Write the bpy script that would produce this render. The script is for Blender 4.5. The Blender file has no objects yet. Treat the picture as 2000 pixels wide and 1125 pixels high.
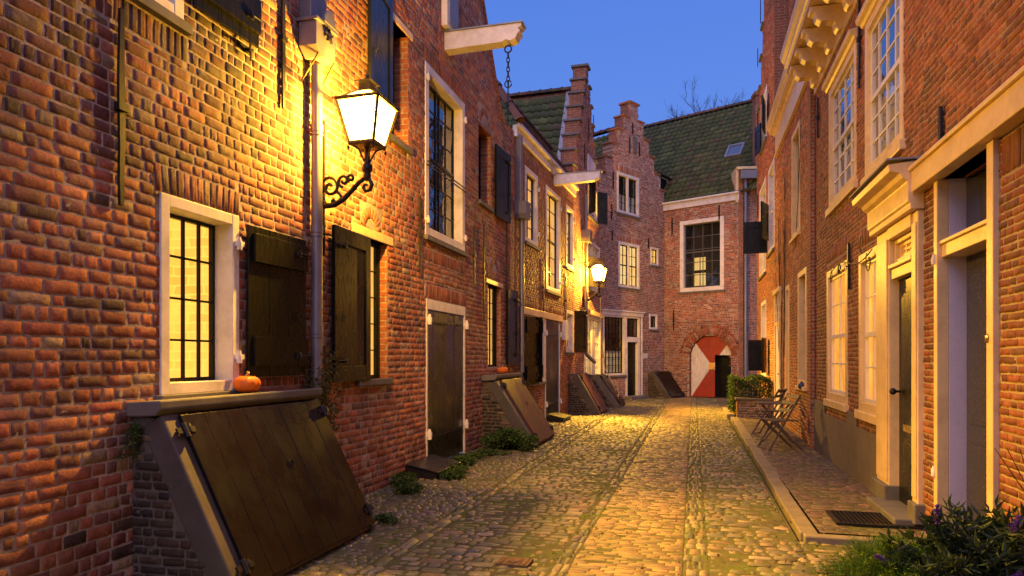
import bpy, bmesh, math, random
import numpy as np
from mathutils import Vector, noise as mnoise

random.seed(7)
RNG = np.random.default_rng(7)
FP, CX, HY, EYE = 1333.333, 1000.0, 700.0, 1.5
SD = np.array([.25737, .96631, 0.0])      # along the street
VD = np.array([.96631, -.25737, 0.0])     # across the street, to the right
ZZ = np.array([0.0, 0.0, 1.0])
COL = bpy.context.scene.collection

# ------------------------------------------------------------------ frames
class Fr:
    """a local frame: P(u,h,d) = o + U*u + V*h + N*d"""
    def __init__(s, o, U, V=ZZ, N=None):
        s.o = np.array(o, float); s.U = np.array(U, float); s.U /= np.linalg.norm(s.U)
        s.V = np.array(V, float); s.V /= np.linalg.norm(s.V)
        s.N = np.cross(s.U, s.V) if N is None else np.array(N, float)
        s.N /= np.linalg.norm(s.N)
    def P(s, u, h, d=0.0):
        return s.o + s.U * u + s.V * h + s.N * d
    def PA(s, u, h, d):
        return s.o[None, :] + u[:, None] * s.U + h[:, None] * s.V + d[:, None] * s.N
    def u(s, x):
        k = (x - CX) / FP
        return (k * s.o[1] - s.o[0]) / (s.U[0] - k * s.U[1])
    def h(s, x, y):
        Y = s.o[1] + s.U[1] * s.u(x)
        return EYE + (HY - y) * Y / FP
    def shift(s, u=0, h=0, d=0):
        return Fr(s.P(u, h, d), s.U, s.V, s.N)
    def turn(s, u, h, d, ang):
        """frame hinged at (u,h,d), its U turned by ang (rad) out of the wall plane towards N"""
        c, q = math.cos(ang), math.sin(ang)
        return Fr(s.P(u, h, d), s.U * c + s.N * q, s.V, s.N * c - s.U * q)

def SV(s, v, h=0.0):
    return SD * s + VD * v + ZZ * h

# ------------------------------------------------------------------ mesh building
class MB:
    def __init__(s):
        s.v = []; s.f = []; s.m = []; s.sm = []
    def add(s, pts, faces, mat=0, smooth=False):
        b = len(s.v)
        s.v.extend([tuple(p) for p in pts])
        for f in faces:
            s.f.append([b + i for i in f]); s.m.append(mat); s.sm.append(smooth)
        return s
    def poly(s, pts, mat=0, smooth=False):
        return s.add(pts, [list(range(len(pts)))], mat, smooth)
    def box(s, F, u0, u1, h0, h1, d0, d1, mat=0):
        p = [F.P(u, h, d) for d in (d0, d1) for h in (h0, h1) for u in (u0, u1)]
        return s.add(p, [[0, 1, 3, 2], [4, 6, 7, 5], [0, 4, 5, 1], [2, 3, 7, 6], [0, 2, 6, 4], [1, 5, 7, 3]], mat)
    def prism(s, F, pl, d0, d1, mat=0):
        n = len(pl)
        p = [F.P(a, b, d0) for a, b in pl] + [F.P(a, b, d1) for a, b in pl]
        fs = [list(range(n)), list(range(2 * n - 1, n - 1, -1))]
        fs += [[i, (i + 1) % n, n + (i + 1) % n, n + i] for i in range(n)]
        return s.add(p, fs, mat)
    def bar(s, a, b, w, t=None, mat=0, up=ZZ):
        """rectangular bar from a to b"""
        t = t or w
        a = np.array(a, float); b = np.array(b, float); D = b - a; L = np.linalg.norm(D); D /= L
        X = np.cross(D, up)
        if np.linalg.norm(X) < .05: X = np.cross(D, VD)
        X /= np.linalg.norm(X); Y = np.cross(D, X)
        return s.box(Fr(a, D, X, Y), 0, L, -w / 2, w / 2, -t / 2, t / 2, mat)
    def tube(s, pts, r, n=8, mat=0, cap=True):
        pts = [np.array(p, float) for p in pts]; k = len(pts)
        rs = r if hasattr(r, '__len__') else [r] * k
        V = []; prev = None
        for i in range(k):
            D = pts[min(i + 1, k - 1)] - pts[max(i - 1, 0)]; D = D / (np.linalg.norm(D) + 1e-9)
            if prev is None:
                X = np.cross(D, ZZ)
                if np.linalg.norm(X) < .1: X = np.cross(D, VD)
            else:
                X = prev - D * np.dot(prev, D)
            X /= np.linalg.norm(X); prev = X; Y = np.cross(D, X)
            for j in range(n):
                a = 2 * math.pi * j / n
                V.append(pts[i] + (X * math.cos(a) + Y * math.sin(a)) * rs[i])
        fs = [[i * n + j, i * n + (j + 1) % n, (i + 1) * n + (j + 1) % n, (i + 1) * n + j] for i in range(k - 1) for j in range(n)]
        s.add(V, fs, mat, True)
        if cap:
            s.poly([V[j] for j in range(n)][::-1], mat); s.poly([V[(k - 1) * n + j] for j in range(n)], mat)
        return s
    def lathe(s, c, prof, n=16, mat=0, sq=None, smooth=True, rot=0.0):
        """prof: (radius, z); sq -> corners of a square instead of a round section"""
        c = np.array(c, float); V = []
        for r, z in prof:
            for j in range(n):
                a = rot + 2 * math.pi * j / n
                V.append(c + np.array([r * math.cos(a), r * math.sin(a), z]))
        fs = [[i * n + j, i * n + (j + 1) % n, (i + 1) * n + (j + 1) % n, (i + 1) * n + j] for i in range(len(prof) - 1) for j in range(n)]
        s.add(V, fs, mat, smooth)
        s.poly(V[:n][::-1], mat); s.poly(V[-n:], mat)
        return s

def link(o, parent=None):
    COL.objects.link(o)
    if parent is not None: o.parent = parent
    return o

def tag(o, label=None, cat=None, group=None, kind=None):
    if label: o['label'] = label
    if cat: o['category'] = cat
    if group: o['group'] = group
    if kind: o['kind'] = kind
    return o

class Thing:
    def __init__(s, name, loc, label, cat, group=None):
        s.o = bpy.data.objects.new(name, None); s.loc = np.array(loc, float)
        s.o.location = tuple(loc); s.o.empty_display_size = .2
        link(s.o); tag(s.o, label, cat, group)
    def part(s, name, mb, mats, parent=None, bevel=0, label=None):
        return build(name, mb, mats, parent or s.o, s.loc, bevel, label)

def build(name, mb, mats, parent=None, loc=(0, 0, 0), bevel=0, label=None):
    me = bpy.data.meshes.new(name); loc = np.array(loc, float)
    me.from_pydata([tuple(np.array(v) - loc) for v in mb.v], [], mb.f)
    mats = mats if isinstance(mats, (list, tuple)) else [mats]
    for m in mats: me.materials.append(m)
    me.polygons.foreach_set('material_index', mb.m)
    me.polygons.foreach_set('use_smooth', mb.sm)
    bm = bmesh.new(); bm.from_mesh(me); bmesh.ops.recalc_face_normals(bm, faces=bm.faces); bm.to_mesh(me); bm.free()
    me.update()
    o = bpy.data.objects.new(name, me); link(o, parent)
    if parent is None: o.location = tuple(loc)
    if bevel:
        md = o.modifiers.new('bevel', 'BEVEL'); md.width = bevel; md.segments = 2; md.limit_method = 'ANGLE'; md.angle_limit = math.radians(35)
    if label: o['label'] = label
    return o

def solo(name, mb, mats, label, cat, group=None, bevel=0, kind=None, loc=None):
    if loc is None:
        a = np.array(mb.v); loc = (a[:, 0].mean(), a[:, 1].mean(), a[:, 2].min())
    o = build(name, mb, mats, None, loc, bevel)
    return tag(o, label, cat, group, kind)

def npmesh(name, V, Q, MI, SM, mats, tint=None, parent=None, loc=(0, 0, 0)):
    me = bpy.data.meshes.new(name)
    V = np.asarray(V, np.float32) - np.array(loc, np.float32)
    Q = np.asarray(Q, np.int32); n = len(Q); k = Q.shape[1]
    me.vertices.add(len(V)); me.vertices.foreach_set('co', V.ravel())
    me.loops.add(n * k); me.loops.foreach_set('vertex_index', Q.ravel())
    me.polygons.add(n)
    me.polygons.foreach_set('loop_start', np.arange(0, n * k, k, dtype=np.int32))
    me.polygons.foreach_set('loop_total', np.full(n, k, np.int32))
    for m in mats: me.materials.append(m)
    me.polygons.foreach_set('material_index', np.asarray(MI, np.int32))
    me.polygons.foreach_set('use_smooth', np.asarray(SM, bool))
    me.update(calc_edges=True)
    if tint is not None:
        at = me.attributes.new('tint', 'FLOAT_COLOR', 'POINT')
        c = np.ones((len(V), 4), np.float32); c[:, :3] = tint
        at.data.foreach_set('color', c.ravel())
    o = bpy.data.objects.new(name, me); link(o, parent)
    if parent is None: o.location = tuple(loc)
    return o

# ------------------------------------------------------------------ materials
def lin(r, g, b):
    f = lambda c: ((c / 255 + .055) / 1.055) ** 2.4 if c > 10 else c / 255 / 12.92
    return (f(r), f(g), f(b))

def newmat(name):
    m = bpy.data.materials.new(name); m.use_nodes = True
    nt = m.node_tree; nt.nodes.clear()
    out = nt.nodes.new('ShaderNodeOutputMaterial')
    return m, nt, out

class NT:
    def __init__(s, nt): s.nt = nt
    def n(s, t, **kw):
        d = s.nt.nodes.new(t)
        for k, v in kw.items():
            if k == 'inp':
                for a, b in v.items():
                    if hasattr(b, 'node') or isinstance(b, bpy.types.NodeSocket): s.nt.links.new(b, d.inputs[a])
                    else: d.inputs[a].default_value = b
            else: setattr(d, k, v)
        return d
    def l(s, a, b): s.nt.links.new(a, b)
    def noise(s, vec, scale, detail=4, rough=.6):
        return s.n('ShaderNodeTexNoise', inp={'Vector': vec, 'Scale': scale, 'Detail': detail, 'Roughness': rough})
    def ramp(s, fac, stops):
        r = s.n('ShaderNodeValToRGB', inp={'Fac': fac}); cr = r.color_ramp
        while len(cr.elements) < len(stops): cr.elements.new(.5)
        for e, (p, c) in zip(cr.elements, stops):
            e.position = p; e.color = (*c, 1) if len(c) == 3 else c
        return r.outputs['Color']
    def mix(s, fac, a, b, mode='MIX'):
        d = s.n('ShaderNodeMix', data_type='RGBA', blend_type=mode)
        for sock, val in ((d.inputs[0], fac), (d.inputs[6], a), (d.inputs[7], b)):
            if isinstance(val, bpy.types.NodeSocket): s.nt.links.new(val, sock)
            elif isinstance(val, (tuple, list)): sock.default_value = (*val[:3], 1)
            else: sock.default_value = val
        return d.outputs[2]
    def math(s, op, a, b=0.0):
        d = s.n('ShaderNodeMath', operation=op)
        for i, val in enumerate((a, b)):
            if isinstance(val, bpy.types.NodeSocket): s.nt.links.new(val, d.inputs[i])
            else: d.inputs[i].default_value = val
        return d.outputs[0]
    def bump(s, h, strength, dist):
        return s.n('ShaderNodeBump', inp={'Height': h, 'Strength': strength, 'Distance': dist}).outputs[0]
    def pos(s): return s.n('ShaderNodeNewGeometry').outputs['Position']

def W3(c): return (c, c, c)

def mat_tint(name, rough=.85, stain=(.05, .045, .03), stain_amt=.5, chalk=.15, moss=0.0, bump=.5, spec=.3, scale=1.0, mosscol=(.05, .07, .008), dist=.006):
    """brick, cobble or tile: base colour from the per-piece tint attribute, weathered by noise"""
    m, nt, out = newmat(name); g = NT(nt)
    P = g.pos()
    tint = g.n('ShaderNodeAttribute', attribute_name='tint').outputs['Color']
    n1 = g.noise(P, 14 * scale, 6, .65).outputs[0]
    n2 = g.noise(P, 1.1, 5, .6).outputs[0]
    n3 = g.noise(P, 55 * scale, 5, .7).outputs[0]
    n4 = g.noise(P, 5.5, 5, .7).outputs[0]
    c = g.mix(1.0, tint, g.ramp(n1, [(.25, W3(.55)), (.5, W3(1.0)), (.75, W3(1.35))]), 'MULTIPLY')
    c = g.mix(1.0, c, g.ramp(n3, [(.3, W3(.7)), (.6, W3(1.1))]), 'MULTIPLY')
    f = g.ramp(n2, [(.5, W3(0)), (.72, W3(stain_amt))]); c = g.mix(f, c, stain)
    f = g.ramp(n4, [(.58, W3(0)), (.74, W3(chalk))]); c = g.mix(f, c, (.42, .36, .30))
    if moss > 0:
        n5 = g.noise(P, 2.2, 6, .75).outputs[0]
        f = g.ramp(n5, [(.42, W3(0)), (.62, W3(moss))]); c = g.mix(f, c, mosscol)
    b = g.math('ADD', g.math('MULTIPLY', n1, .6), g.math('MULTIPLY', n3, .5))
    rr = g.ramp(n1, [(.3, W3(rough - .18)), (.7, W3(min(1, rough + .1)))])
    bs = g.n('ShaderNodeBsdfPrincipled', inp={'Base Color': c, 'Roughness': rr, 'Normal': g.bump(b, bump, dist)})
    bs.inputs['Specular IOR Level'].default_value = spec
    g.l(bs.outputs[0], out.inputs[0]); return m

def mat_flat(name, col, rough=.6, var=.2, bump=.15, scale=8, spec=.4, dirt=None, dirt_amt=.4, metal=0.0, stretch=(1, 1, 1), dist=.004, dscale=1.6):
    m, nt, out = newmat(name); g = NT(nt)
    P = g.n('ShaderNodeMapping', inp={'Vector': g.pos()}); P.inputs['Scale'].default_value = stretch; P = P.outputs[0]
    n1 = g.noise(P, scale, 5, .6).outputs[0]; n2 = g.noise(P, scale * 6, 4, .6).outputs[0]
    c = g.mix(1.0, tuple(col), g.ramp(n1, [(.25, W3(1 - var)), (.75, W3(1 + var))]), 'MULTIPLY')
    if dirt:
        n3 = g.noise(g.pos(), dscale, 6, .7).outputs[0]
        c = g.mix(g.ramp(n3, [(.45, W3(0)), (.7, W3(dirt_amt))]), c, dirt)
    b = g.math('ADD', n1, g.math('MULTIPLY', n2, .4))
    rr = g.ramp(n2, [(.3, W3(max(0.02, rough - .1))), (.7, W3(min(1, rough + .1)))])
    bs = g.n('ShaderNodeBsdfPrincipled', inp={'Base Color': c, 'Roughness': rr, 'Metallic': metal, 'Normal': g.bump(b, bump, dist)})
    bs.inputs['Specular IOR Level'].default_value = spec
    g.l(bs.outputs[0], out.inputs[0]); return m

def mat_brickproc(name, c1, c2, mortar, bw=.2, bh=.07):
    m, nt, out = newmat(name); g = NT(nt); P = g.pos()
    sp = g.n('ShaderNodeSeparateXYZ', inp={0: P})
    cb = g.n('ShaderNodeCombineXYZ', inp={0: g.math('ADD', sp.outputs[0], sp.outputs[1]), 1: sp.outputs[2], 2: 0.0}).outputs[0]
    wob = g.noise(P, 9, 3, .5).outputs['Color']
    vec = g.n('ShaderNodeVectorMath', operation='MULTIPLY_ADD', inp={0: wob, 1: (.03, .02, 0), 2: cb}).outputs[0]
    br = g.n('ShaderNodeTexBrick', inp={'Vector': vec, 'Color1': (*c1, 1), 'Color2': (*c2, 1), 'Mortar': (*mortar, 1), 'Scale': 1.0, 'Mortar Size': .008, 'Mortar Smooth': .3, 'Bias': 0.0, 'Brick Width': bw, 'Row Height': bh})
    n1 = g.noise(P, 20, 5, .7).outputs[0]; n2 = g.noise(P, 1.7, 5, .7).outputs[0]
    c = g.mix(1.0, br.outputs[0], g.ramp(n1, [(.25, W3(.6)), (.75, W3(1.3))]), 'MULTIPLY')
    c = g.mix(g.ramp(n2, [(.5, W3(0)), (.7, W3(.5))]), c, (.06, .05, .03))
    b = g.math('ADD', g.math('MULTIPLY', br.outputs['Fac'], -1.0), g.math('MULTIPLY', n1, .5))
    bs = g.n('ShaderNodeBsdfPrincipled', inp={'Base Color': c, 'Roughness': .85, 'Normal': g.bump(b, .7, .01)})
    bs.inputs['Specular IOR Level'].default_value = .25
    g.l(bs.outputs[0], out.inputs[0]); return m

def mat_glass(name, wavy=.12, tint=(.9, .95, .95)):
    m, nt, out = newmat(name); g = NT(nt)
    nz = g.noise(g.pos(), 5, 2, .5).outputs[0]
    bp = g.bump(nz, wavy, .03)
    gl = g.n('ShaderNodeBsdfGlossy', inp={'Color': (1, 1, 1, 1), 'Roughness': .03, 'Normal': bp})
    tr = g.n('ShaderNodeBsdfTransparent', inp={'Color': (*tint, 1)})
    fr = g.n('ShaderNodeLayerWeight', inp={'Blend': .5, 'Normal': bp}).outputs['Facing']
    mx = g.n('ShaderNodeMixShader', inp={0: g.math('ADD', g.math('MULTIPLY', g.math('POWER', fr, 3.0), .85), .05), 1: tr.outputs[0], 2: gl.outputs[0]})
    g.l(mx.outputs[0], out.inputs[0]); return m

def mat_lit(name, col, strength, kind='plain', col2=None):
    """a lit room seen through a window: the surface gives off light"""
    m, nt, out = newmat(name); g = NT(nt); P = g.pos()
    sp = g.n('ShaderNodeSeparateXYZ', inp={0: P})
    hor = g.math('ADD', sp.outputs[0], sp.outputs[1])
    col2 = col2 or tuple(x * .55 for x in col)
    if kind == 'brick':
        cb = g.n('ShaderNodeCombineXYZ', inp={0: hor, 1: sp.outputs[2], 2: 0.0}).outputs[0]
        wob = g.noise(P, 7, 3, .5).outputs['Color']
        vec = g.n('ShaderNodeVectorMath', operation='MULTIPLY_ADD', inp={0: wob, 1: (.06, .03, 0), 2: cb}).outputs[0]
        br = g.n('ShaderNodeTexBrick', inp={'Vector': vec, 'Color1': (*col, 1), 'Color2': (*col2, 1), 'Mortar': (*[min(1.0, x * 1.25) for x in col], 1), 'Scale': 1.0, 'Mortar Size': .010, 'Mortar Smooth': .8, 'Bias': -.4, 'Brick Width': .2, 'Row Height': .075})
        n = g.noise(P, 3, 3, .6).outputs[0]
        c = g.mix(g.ramp(n, [(.35, W3(0)), (.65, W3(.75))]), br.outputs[0], tuple(min(1, x * 1.15) for x in col))
    elif kind == 'curtain':
        wv = g.math('SINE', g.math('ADD', g.math('MULTIPLY', hor, 75.0), g.math('MULTIPLY', g.noise(P, 3, 2, .5).outputs[0], 9.0)))
        c = g.mix(g.math('MULTIPLY_ADD', wv, .35), col, col2)
        n = g.noise(P, 1.5, 3, .6).outputs[0]
        c = g.mix(g.ramp(n, [(.4, W3(0)), (.7, W3(.7))]), c, col2)
    else:
        n = g.noise(P, 2.3, 3, .6).outputs[0]
        c = g.mix(g.ramp(n, [(.35, W3(0)), (.65, W3(1))]), col, col2)
    em = g.n('ShaderNodeEmission', inp={'Color': c, 'Strength': strength})
    g.l(em.outputs[0], out.inputs[0]); return m

def mat_leaf(name, a, b, rough=.55):
    m, nt, out = newmat(name); g = NT(nt)
    tint = g.n('ShaderNodeAttribute', attribute_name='tint').outputs['Fac']
    c = g.mix(tint, a, b)
    bs = g.n('ShaderNodeBsdfPrincipled', inp={'Base Color': c, 'Roughness': rough})
    bs.inputs['Specular IOR Level'].default_value = .4
    tl = g.n('ShaderNodeBsdfTranslucent', inp={'Color': c})
    mx = g.n('ShaderNodeMixShader', inp={0: .3, 1: bs.outputs[0], 2: tl.outputs[0]})
    g.l(mx.outputs[0], out.inputs[0]); return m

def mat_planks(name, col, col2, rough=.35, spec=.5):
    m, nt, out = newmat(name); g = NT(nt); P = g.pos()
    mp = g.n('ShaderNodeMapping', inp={'Vector': P}); mp.inputs['Scale'].default_value = (1, 1, .12)
    n1 = g.noise(mp.outputs[0], 22, 6, .7).outputs[0]; n2 = g.noise(P, 2.2, 4, .6).outputs[0]
    c = g.mix(g.ramp(n2, [(.35, W3(0)), (.7, W3(1))]), col, col2)
    c = g.mix(1.0, c, g.ramp(n1, [(.3, W3(.65)), (.7, W3(1.25))]), 'MULTIPLY')
    rr = g.ramp(n2, [(.3, W3(rough - .1)), (.7, W3(rough + .2))])
    bs = g.n('ShaderNodeBsdfPrincipled', inp={'Base Color': c, 'Roughness': rr, 'Normal': g.bump(n1, .25, .004)})
    bs.inputs['Specular IOR Level'].default_value = spec
    g.l(bs.outputs[0], out.inputs[0]); return m

M = {}
M['brick'] = mat_tint('old_brick', .85, stain_amt=.5, chalk=.4, bump=1.0, dist=.009)
M['brick_fine'] = mat_tint('fine_brick', .8, stain_amt=.35, chalk=.15, bump=.5)
M['brick_far'] = mat_tint('far_brick', .85, stain_amt=.5, chalk=.3, bump=.4)
M['mortar'] = mat_flat('mortar', (.40, .33, .28), .95, .3, .7, 30, .15, (.10, .085, .06), .7, dist=.01)
M['mortar_pale'] = mat_flat('pale_mortar', (.50, .41, .33), .95, .2, .5, 30, .15, (.16, .12, .09), .5)
M['mortar_dark'] = mat_flat('sooty_mortar', (.13, .11, .09), .95, .3, .6, 20, .15, (.04, .035, .03), .7, dscale=2.5)
M['mortar_fine'] = mat_flat('mortar_fine', (.36, .27, .19), .95, .2, .5, 30, .15, (.12, .09, .06), .5)
M['reveal'] = mat_brickproc('reveal_brick', (.36, .12, .05), (.25, .08, .045), (.34, .25, .17))
M['cheek'] = mat_brickproc('cheek_brick', (.22, .14, .09), (.14, .09, .06), (.26, .22, .16))
M['cobble'] = mat_tint('cobble', .62, stain_amt=.2, chalk=.07, moss=.75, bump=.5, spec=.5, scale=.7, mosscol=(.10, .12, .012))
M['setts'] = mat_tint('clinker', .55, stain_amt=.2, chalk=.05, moss=.5, bump=.45, spec=.45, mosscol=(.10, .12, .012))
M['dirt'] = mat_flat('joint_dirt', (.10, .09, .04), .95, .4, .8, 9, .2, (.10, .14, .015), .95, dist=.02, dscale=3.0)
M['stone'] = mat_flat('bluestone', (.14, .13, .12), .7, .25, .3, 7, .3, (.09, .08, .045), .6)
M['stone_dark'] = mat_flat('dark_stone', (.075, .062, .058), .55, .3, .35, 6, .35, (.05, .06, .02), .5)
M['kerb'] = mat_flat('kerb_stone', (.23, .19, .12), .7, .2, .4, 9, .3, (.10, .10, .04), .5)
M['white'] = mat_flat('white_paint', (.74, .68, .62), .45, .07, .25, 12, .35, (.36, .30, .22), .55, dscale=3.5)
M['cream'] = mat_flat('cream_paint', (.74, .54, .27), .4, .07, .25, 12, .4, (.40, .28, .14), .5, dscale=3.5)
M['lilac'] = mat_flat('lilac_paint', (.60, .56, .70), .3, .05, .08, 8, .5)
M['green'] = mat_flat('dark_green_paint', (.007, .0075, .005), .3, .15, .1, 6, .18, (.03, .022, .01), .35, stretch=(1, 1, .2))
M['brownwood'] = mat_planks('brown_planks', (.020, .014, .008), (.010, .009, .007), .25, .4)
M['hatch'] = mat_planks('hatch_planks', (.012, .007, .0055), (.005, .004, .004), .22, .2)
M['hatch_red'] = mat_planks('worn_red_hatch', (.11, .032, .014), (.045, .022, .013), .38, .4)
M['iron'] = mat_flat('black_iron', (.010, .010, .011), .45, .3, .3, 30, .3, (.04, .016, .01), .35)
M['zinc'] = mat_flat('zinc', (.20, .19, .21), .42, .12, .12, 9, .5, (.16, .14, .13), .5, metal=.35)
M['lead'] = mat_flat('lead', (.24, .25, .28), .5, .15, .2, 5, .5, metal=.4)
M['lantern'] = mat_flat('lantern_metal', (.10, .075, .03), .4, .2, .1, 12, .5, metal=.5)
M['plaster'] = mat_flat('grey_plaster', (.15, .125, .105), .75, .12, .25, 5, .3, (.07, .06, .045), .5)
M['glass'] = mat_glass('window_glass')
M['dark_room'] = mat_flat('dark_room', (.03, .025, .022), .9, .2, 0, 3)
M['net'] = mat_flat('net_curtain', (.55, .52, .47), .9, .25, .2, 30, stretch=(1, 1, .05))
M['lit_brick'] = mat_lit('lit_brick_room', (1.0, .45, .06), 1.45, 'brick', (.82, .29, .025))
M['lit_warm'] = mat_lit('lit_warm_room', (1.0, .52, .11), 1.15, 'plain', (.95, .38, .05))
M['lit_curtain'] = mat_lit('lit_curtain', (1.0, .44, .05), 2.0, 'curtain', (.78, .26, .02))
M['lit_pale'] = mat_lit('lit_pale_room', (1.0, .66, .26), 1.05, 'plain', (.95, .48, .13))
M['lit_dim'] = mat_lit('lit_dim_room', (.85, .50, .16), .45, 'curtain', (.25, .13, .05))
M['tile'] = mat_tint('mossy_pantile', .8, stain_amt=.4, chalk=.0, moss=.75, bump=.6, mosscol=(.045, .06, .016))
M['tile_red'] = mat_tint('red_ridge_tile', .75, stain_amt=.5, chalk=.25, moss=.2, bump=.6)
M['red'] = mat_planks('red_gate_paint', (.36, .035, .012), (.30, .03, .012), .45)
M['gatewhite'] = mat_planks('white_gate_paint', (.72, .66, .58), (.62, .56, .48), .5)
M['yellow'] = mat_flat('yellow_paint', (.75, .42, .06), .5, .1, .1)
M['wood'] = mat_flat('grey_wood', (.10, .075, .055), .6, .3, .3, 12, .3)
M['rubber'] = mat_flat('blue_cap', (.03, .05, .14), .5)
M['pumpkin'] = mat_flat('pumpkin_skin', (.72, .16, .012), .5, .3, .4, 9, .35, (.55, .10, .01), .6)
M['stem'] = mat_flat('pumpkin_stem', (.35, .25, .09), .8, .3, .5, 40)
M['leaf_bush'] = mat_leaf('bush_leaves', (.022, .050, .008), (.085, .15, .018))
M['leaf_hedge'] = mat_leaf('hedge_leaves', (.016, .042, .008), (.07, .13, .02))
M['leaf_feather'] = mat_leaf('feathery_leaves', (.04, .10, .008), (.13, .24, .02))
M['leaf_budd'] = mat_leaf('buddleia_leaves', (.016, .035, .014), (.05, .085, .03))
M['purple'] = mat_leaf('purple_flowers', (.08, .03, .22), (.22, .09, .50))
M['leaf_vine'] = mat_leaf('vine_leaves', (.06, .06, .01), (.16, .13, .03))
M['twig'] = mat_flat('bare_twigs', (.06, .04, .025), .9, .3, .3, 20)
M['hose'] = mat_flat('yellowed_cable', (.45, .36, .2), .6)
M['terracotta'] = mat_flat('terracotta', (.33, .14, .07), .8, .2, .3, 9)
M['box_white'] = mat_flat('white_plastic', (.6, .58, .55), .5)

# ------------------------------------------------------------------ brick laying
PAL = {
 'old': ([(.36, .115, .065), (.29, .09, .058), (.42, .165, .09), (.18, .075, .06), (.33, .22, .13), (.22, .09, .075), (.11, .06, .045), (.30, .12, .09)], [.24, .19, .14, .13, .08, .10, .06, .08]),
 'orange': ([(.39, .125, .06), (.32, .10, .055), (.44, .18, .085), (.20, .09, .065), (.40, .27, .17), (.25, .10, .08)], [.30, .22, .22, .10, .06, .10]),
 'fine': ([(.28, .09, .048), (.22, .075, .043), (.33, .12, .062), (.165, .07, .048)], [.35, .3, .2, .15]),
 'purple': ([(.29, .10, .06), (.23, .08, .05), (.34, .13, .075), (.17, .07, .05)], [.35, .3, .2, .15]),
 'far': ([(.38, .105, .045), (.30, .085, .04), (.44, .15, .07), (.21, .075, .05), (.44, .28, .17)], [.28, .27, .2, .13, .12]),
 'pale': ([(.42, .19, .12), (.34, .12, .07), (.48, .28, .19), (.24, .09, .055), (.28, .15, .11)], [.25, .25, .2, .15, .15]),
 'cobble': ([(.25, .195, .105), (.19, .155, .095), (.30, .225, .12), (.14, .12, .085), (.23, .145, .08), (.11, .10, .095), (.33, .26, .16)], [.26, .24, .15, .14, .10, .07, .04]),
 'runner': ([(.29, .19, .085), (.24, .155, .072), (.33, .215, .10), (.19, .125, .065)], [.35, .3, .2, .15]),
 'walk': ([(.17, .105, .07), (.13, .085, .06), (.21, .125, .075), (.10, .07, .055)], [.35, .3, .2, .15]),
 'leftwalk': ([(.15, .115, .085), (.12, .095, .075), (.19, .14, .09)], [.4, .3, .3]),
 'tile': ([(.065, .080, .028), (.048, .062, .024), (.095, .10, .036), (.085, .06, .035)], [.4, .3, .2, .1]),
 'tilered': ([(.10, .045, .03), (.07, .04, .03), (.14, .055, .035)], [.4, .4, .2]),
 'cheek': ([(.14, .085, .055), (.10, .065, .045), (.18, .12, .075), (.07, .05, .04)], [.35, .3, .2, .15]),
}

def pal(name, n):
    c, w = PAL[name]; w = np.array(w) / sum(w)
    a = np.array(c)[RNG.choice(len(c), n, p=w)]
    return a * RNG.uniform(.8, 1.22, (n, 1)) * RNG.uniform(.94, 1.06, (n, 3))

def brick_verts(F, B, nx, ny, depth, rough, inset, dome=0.0, corner=0.0):
    """B rows: cu, ch, w, h, angle, dz"""
    B = np.asarray(B, float); n = len(B)
    def axis(k, L):
        r = np.minimum(inset, L * .22)
        a = np.empty((n, k)); a[:, 0] = -.5 * L; a[:, -1] = .5 * L
        t = np.linspace(0, 1, k - 2)
        a[:, 1:-1] = (-.5 * L + r)[:, None] + t[None, :] * (L - 2 * r)[:, None]
        return a
    ax = axis(nx, B[:, 2]); ay = axis(ny, B[:, 3])
    X = np.repeat(ax[:, None, :], ny, 1); Y = np.repeat(ay[:, :, None], nx, 2)
    ring = np.zeros((ny, nx), bool); ring[0] = ring[-1] = True; ring[:, 0] = ring[:, -1] = True
    fx = X / (B[:, 2][:, None, None] * .5); fy = Y / (B[:, 3][:, None, None] * .5)
    if corner:
        X = X * (1 - corner * fy ** 2 * .5); Y = Y * (1 - corner * fx ** 2 * .5)
    X = X + RNG.normal(0, rough * .9, X.shape); Y = Y + RNG.normal(0, rough * .9, Y.shape)
    D = np.where(ring[None], -depth, 0.0) + np.where(ring[None], 0, RNG.normal(0, rough, X.shape))
    if dome: D = D + np.where(ring[None], 0, -dome * (fx ** 2 + fy ** 2) * .5)
    D = D + B[:, 5][:, None, None]
    c, s = np.cos(B[:, 4])[:, None, None], np.sin(B[:, 4])[:, None, None]
    U = B[:, 0][:, None, None] + X * c - Y * s; H = B[:, 1][:, None, None] + X * s + Y * c
    V = F.PA(U.ravel(), H.ravel(), D.ravel())
    i, j = np.meshgrid(np.arange(nx - 1), np.arange(ny - 1))
    q = np.stack([j * nx + i, j * nx + i + 1, (j + 1) * nx + i + 1, (j + 1) * nx + i], -1).reshape(-1, 4)
    flip = np.dot(np.cross(F.U, F.V), F.N) < 0
    if flip: q = q[:, ::-1]
    Q = (np.arange(n)[:, None, None] * (nx * ny) + q[None]).reshape(-1, 4)
    return V, Q, nx * ny

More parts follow.
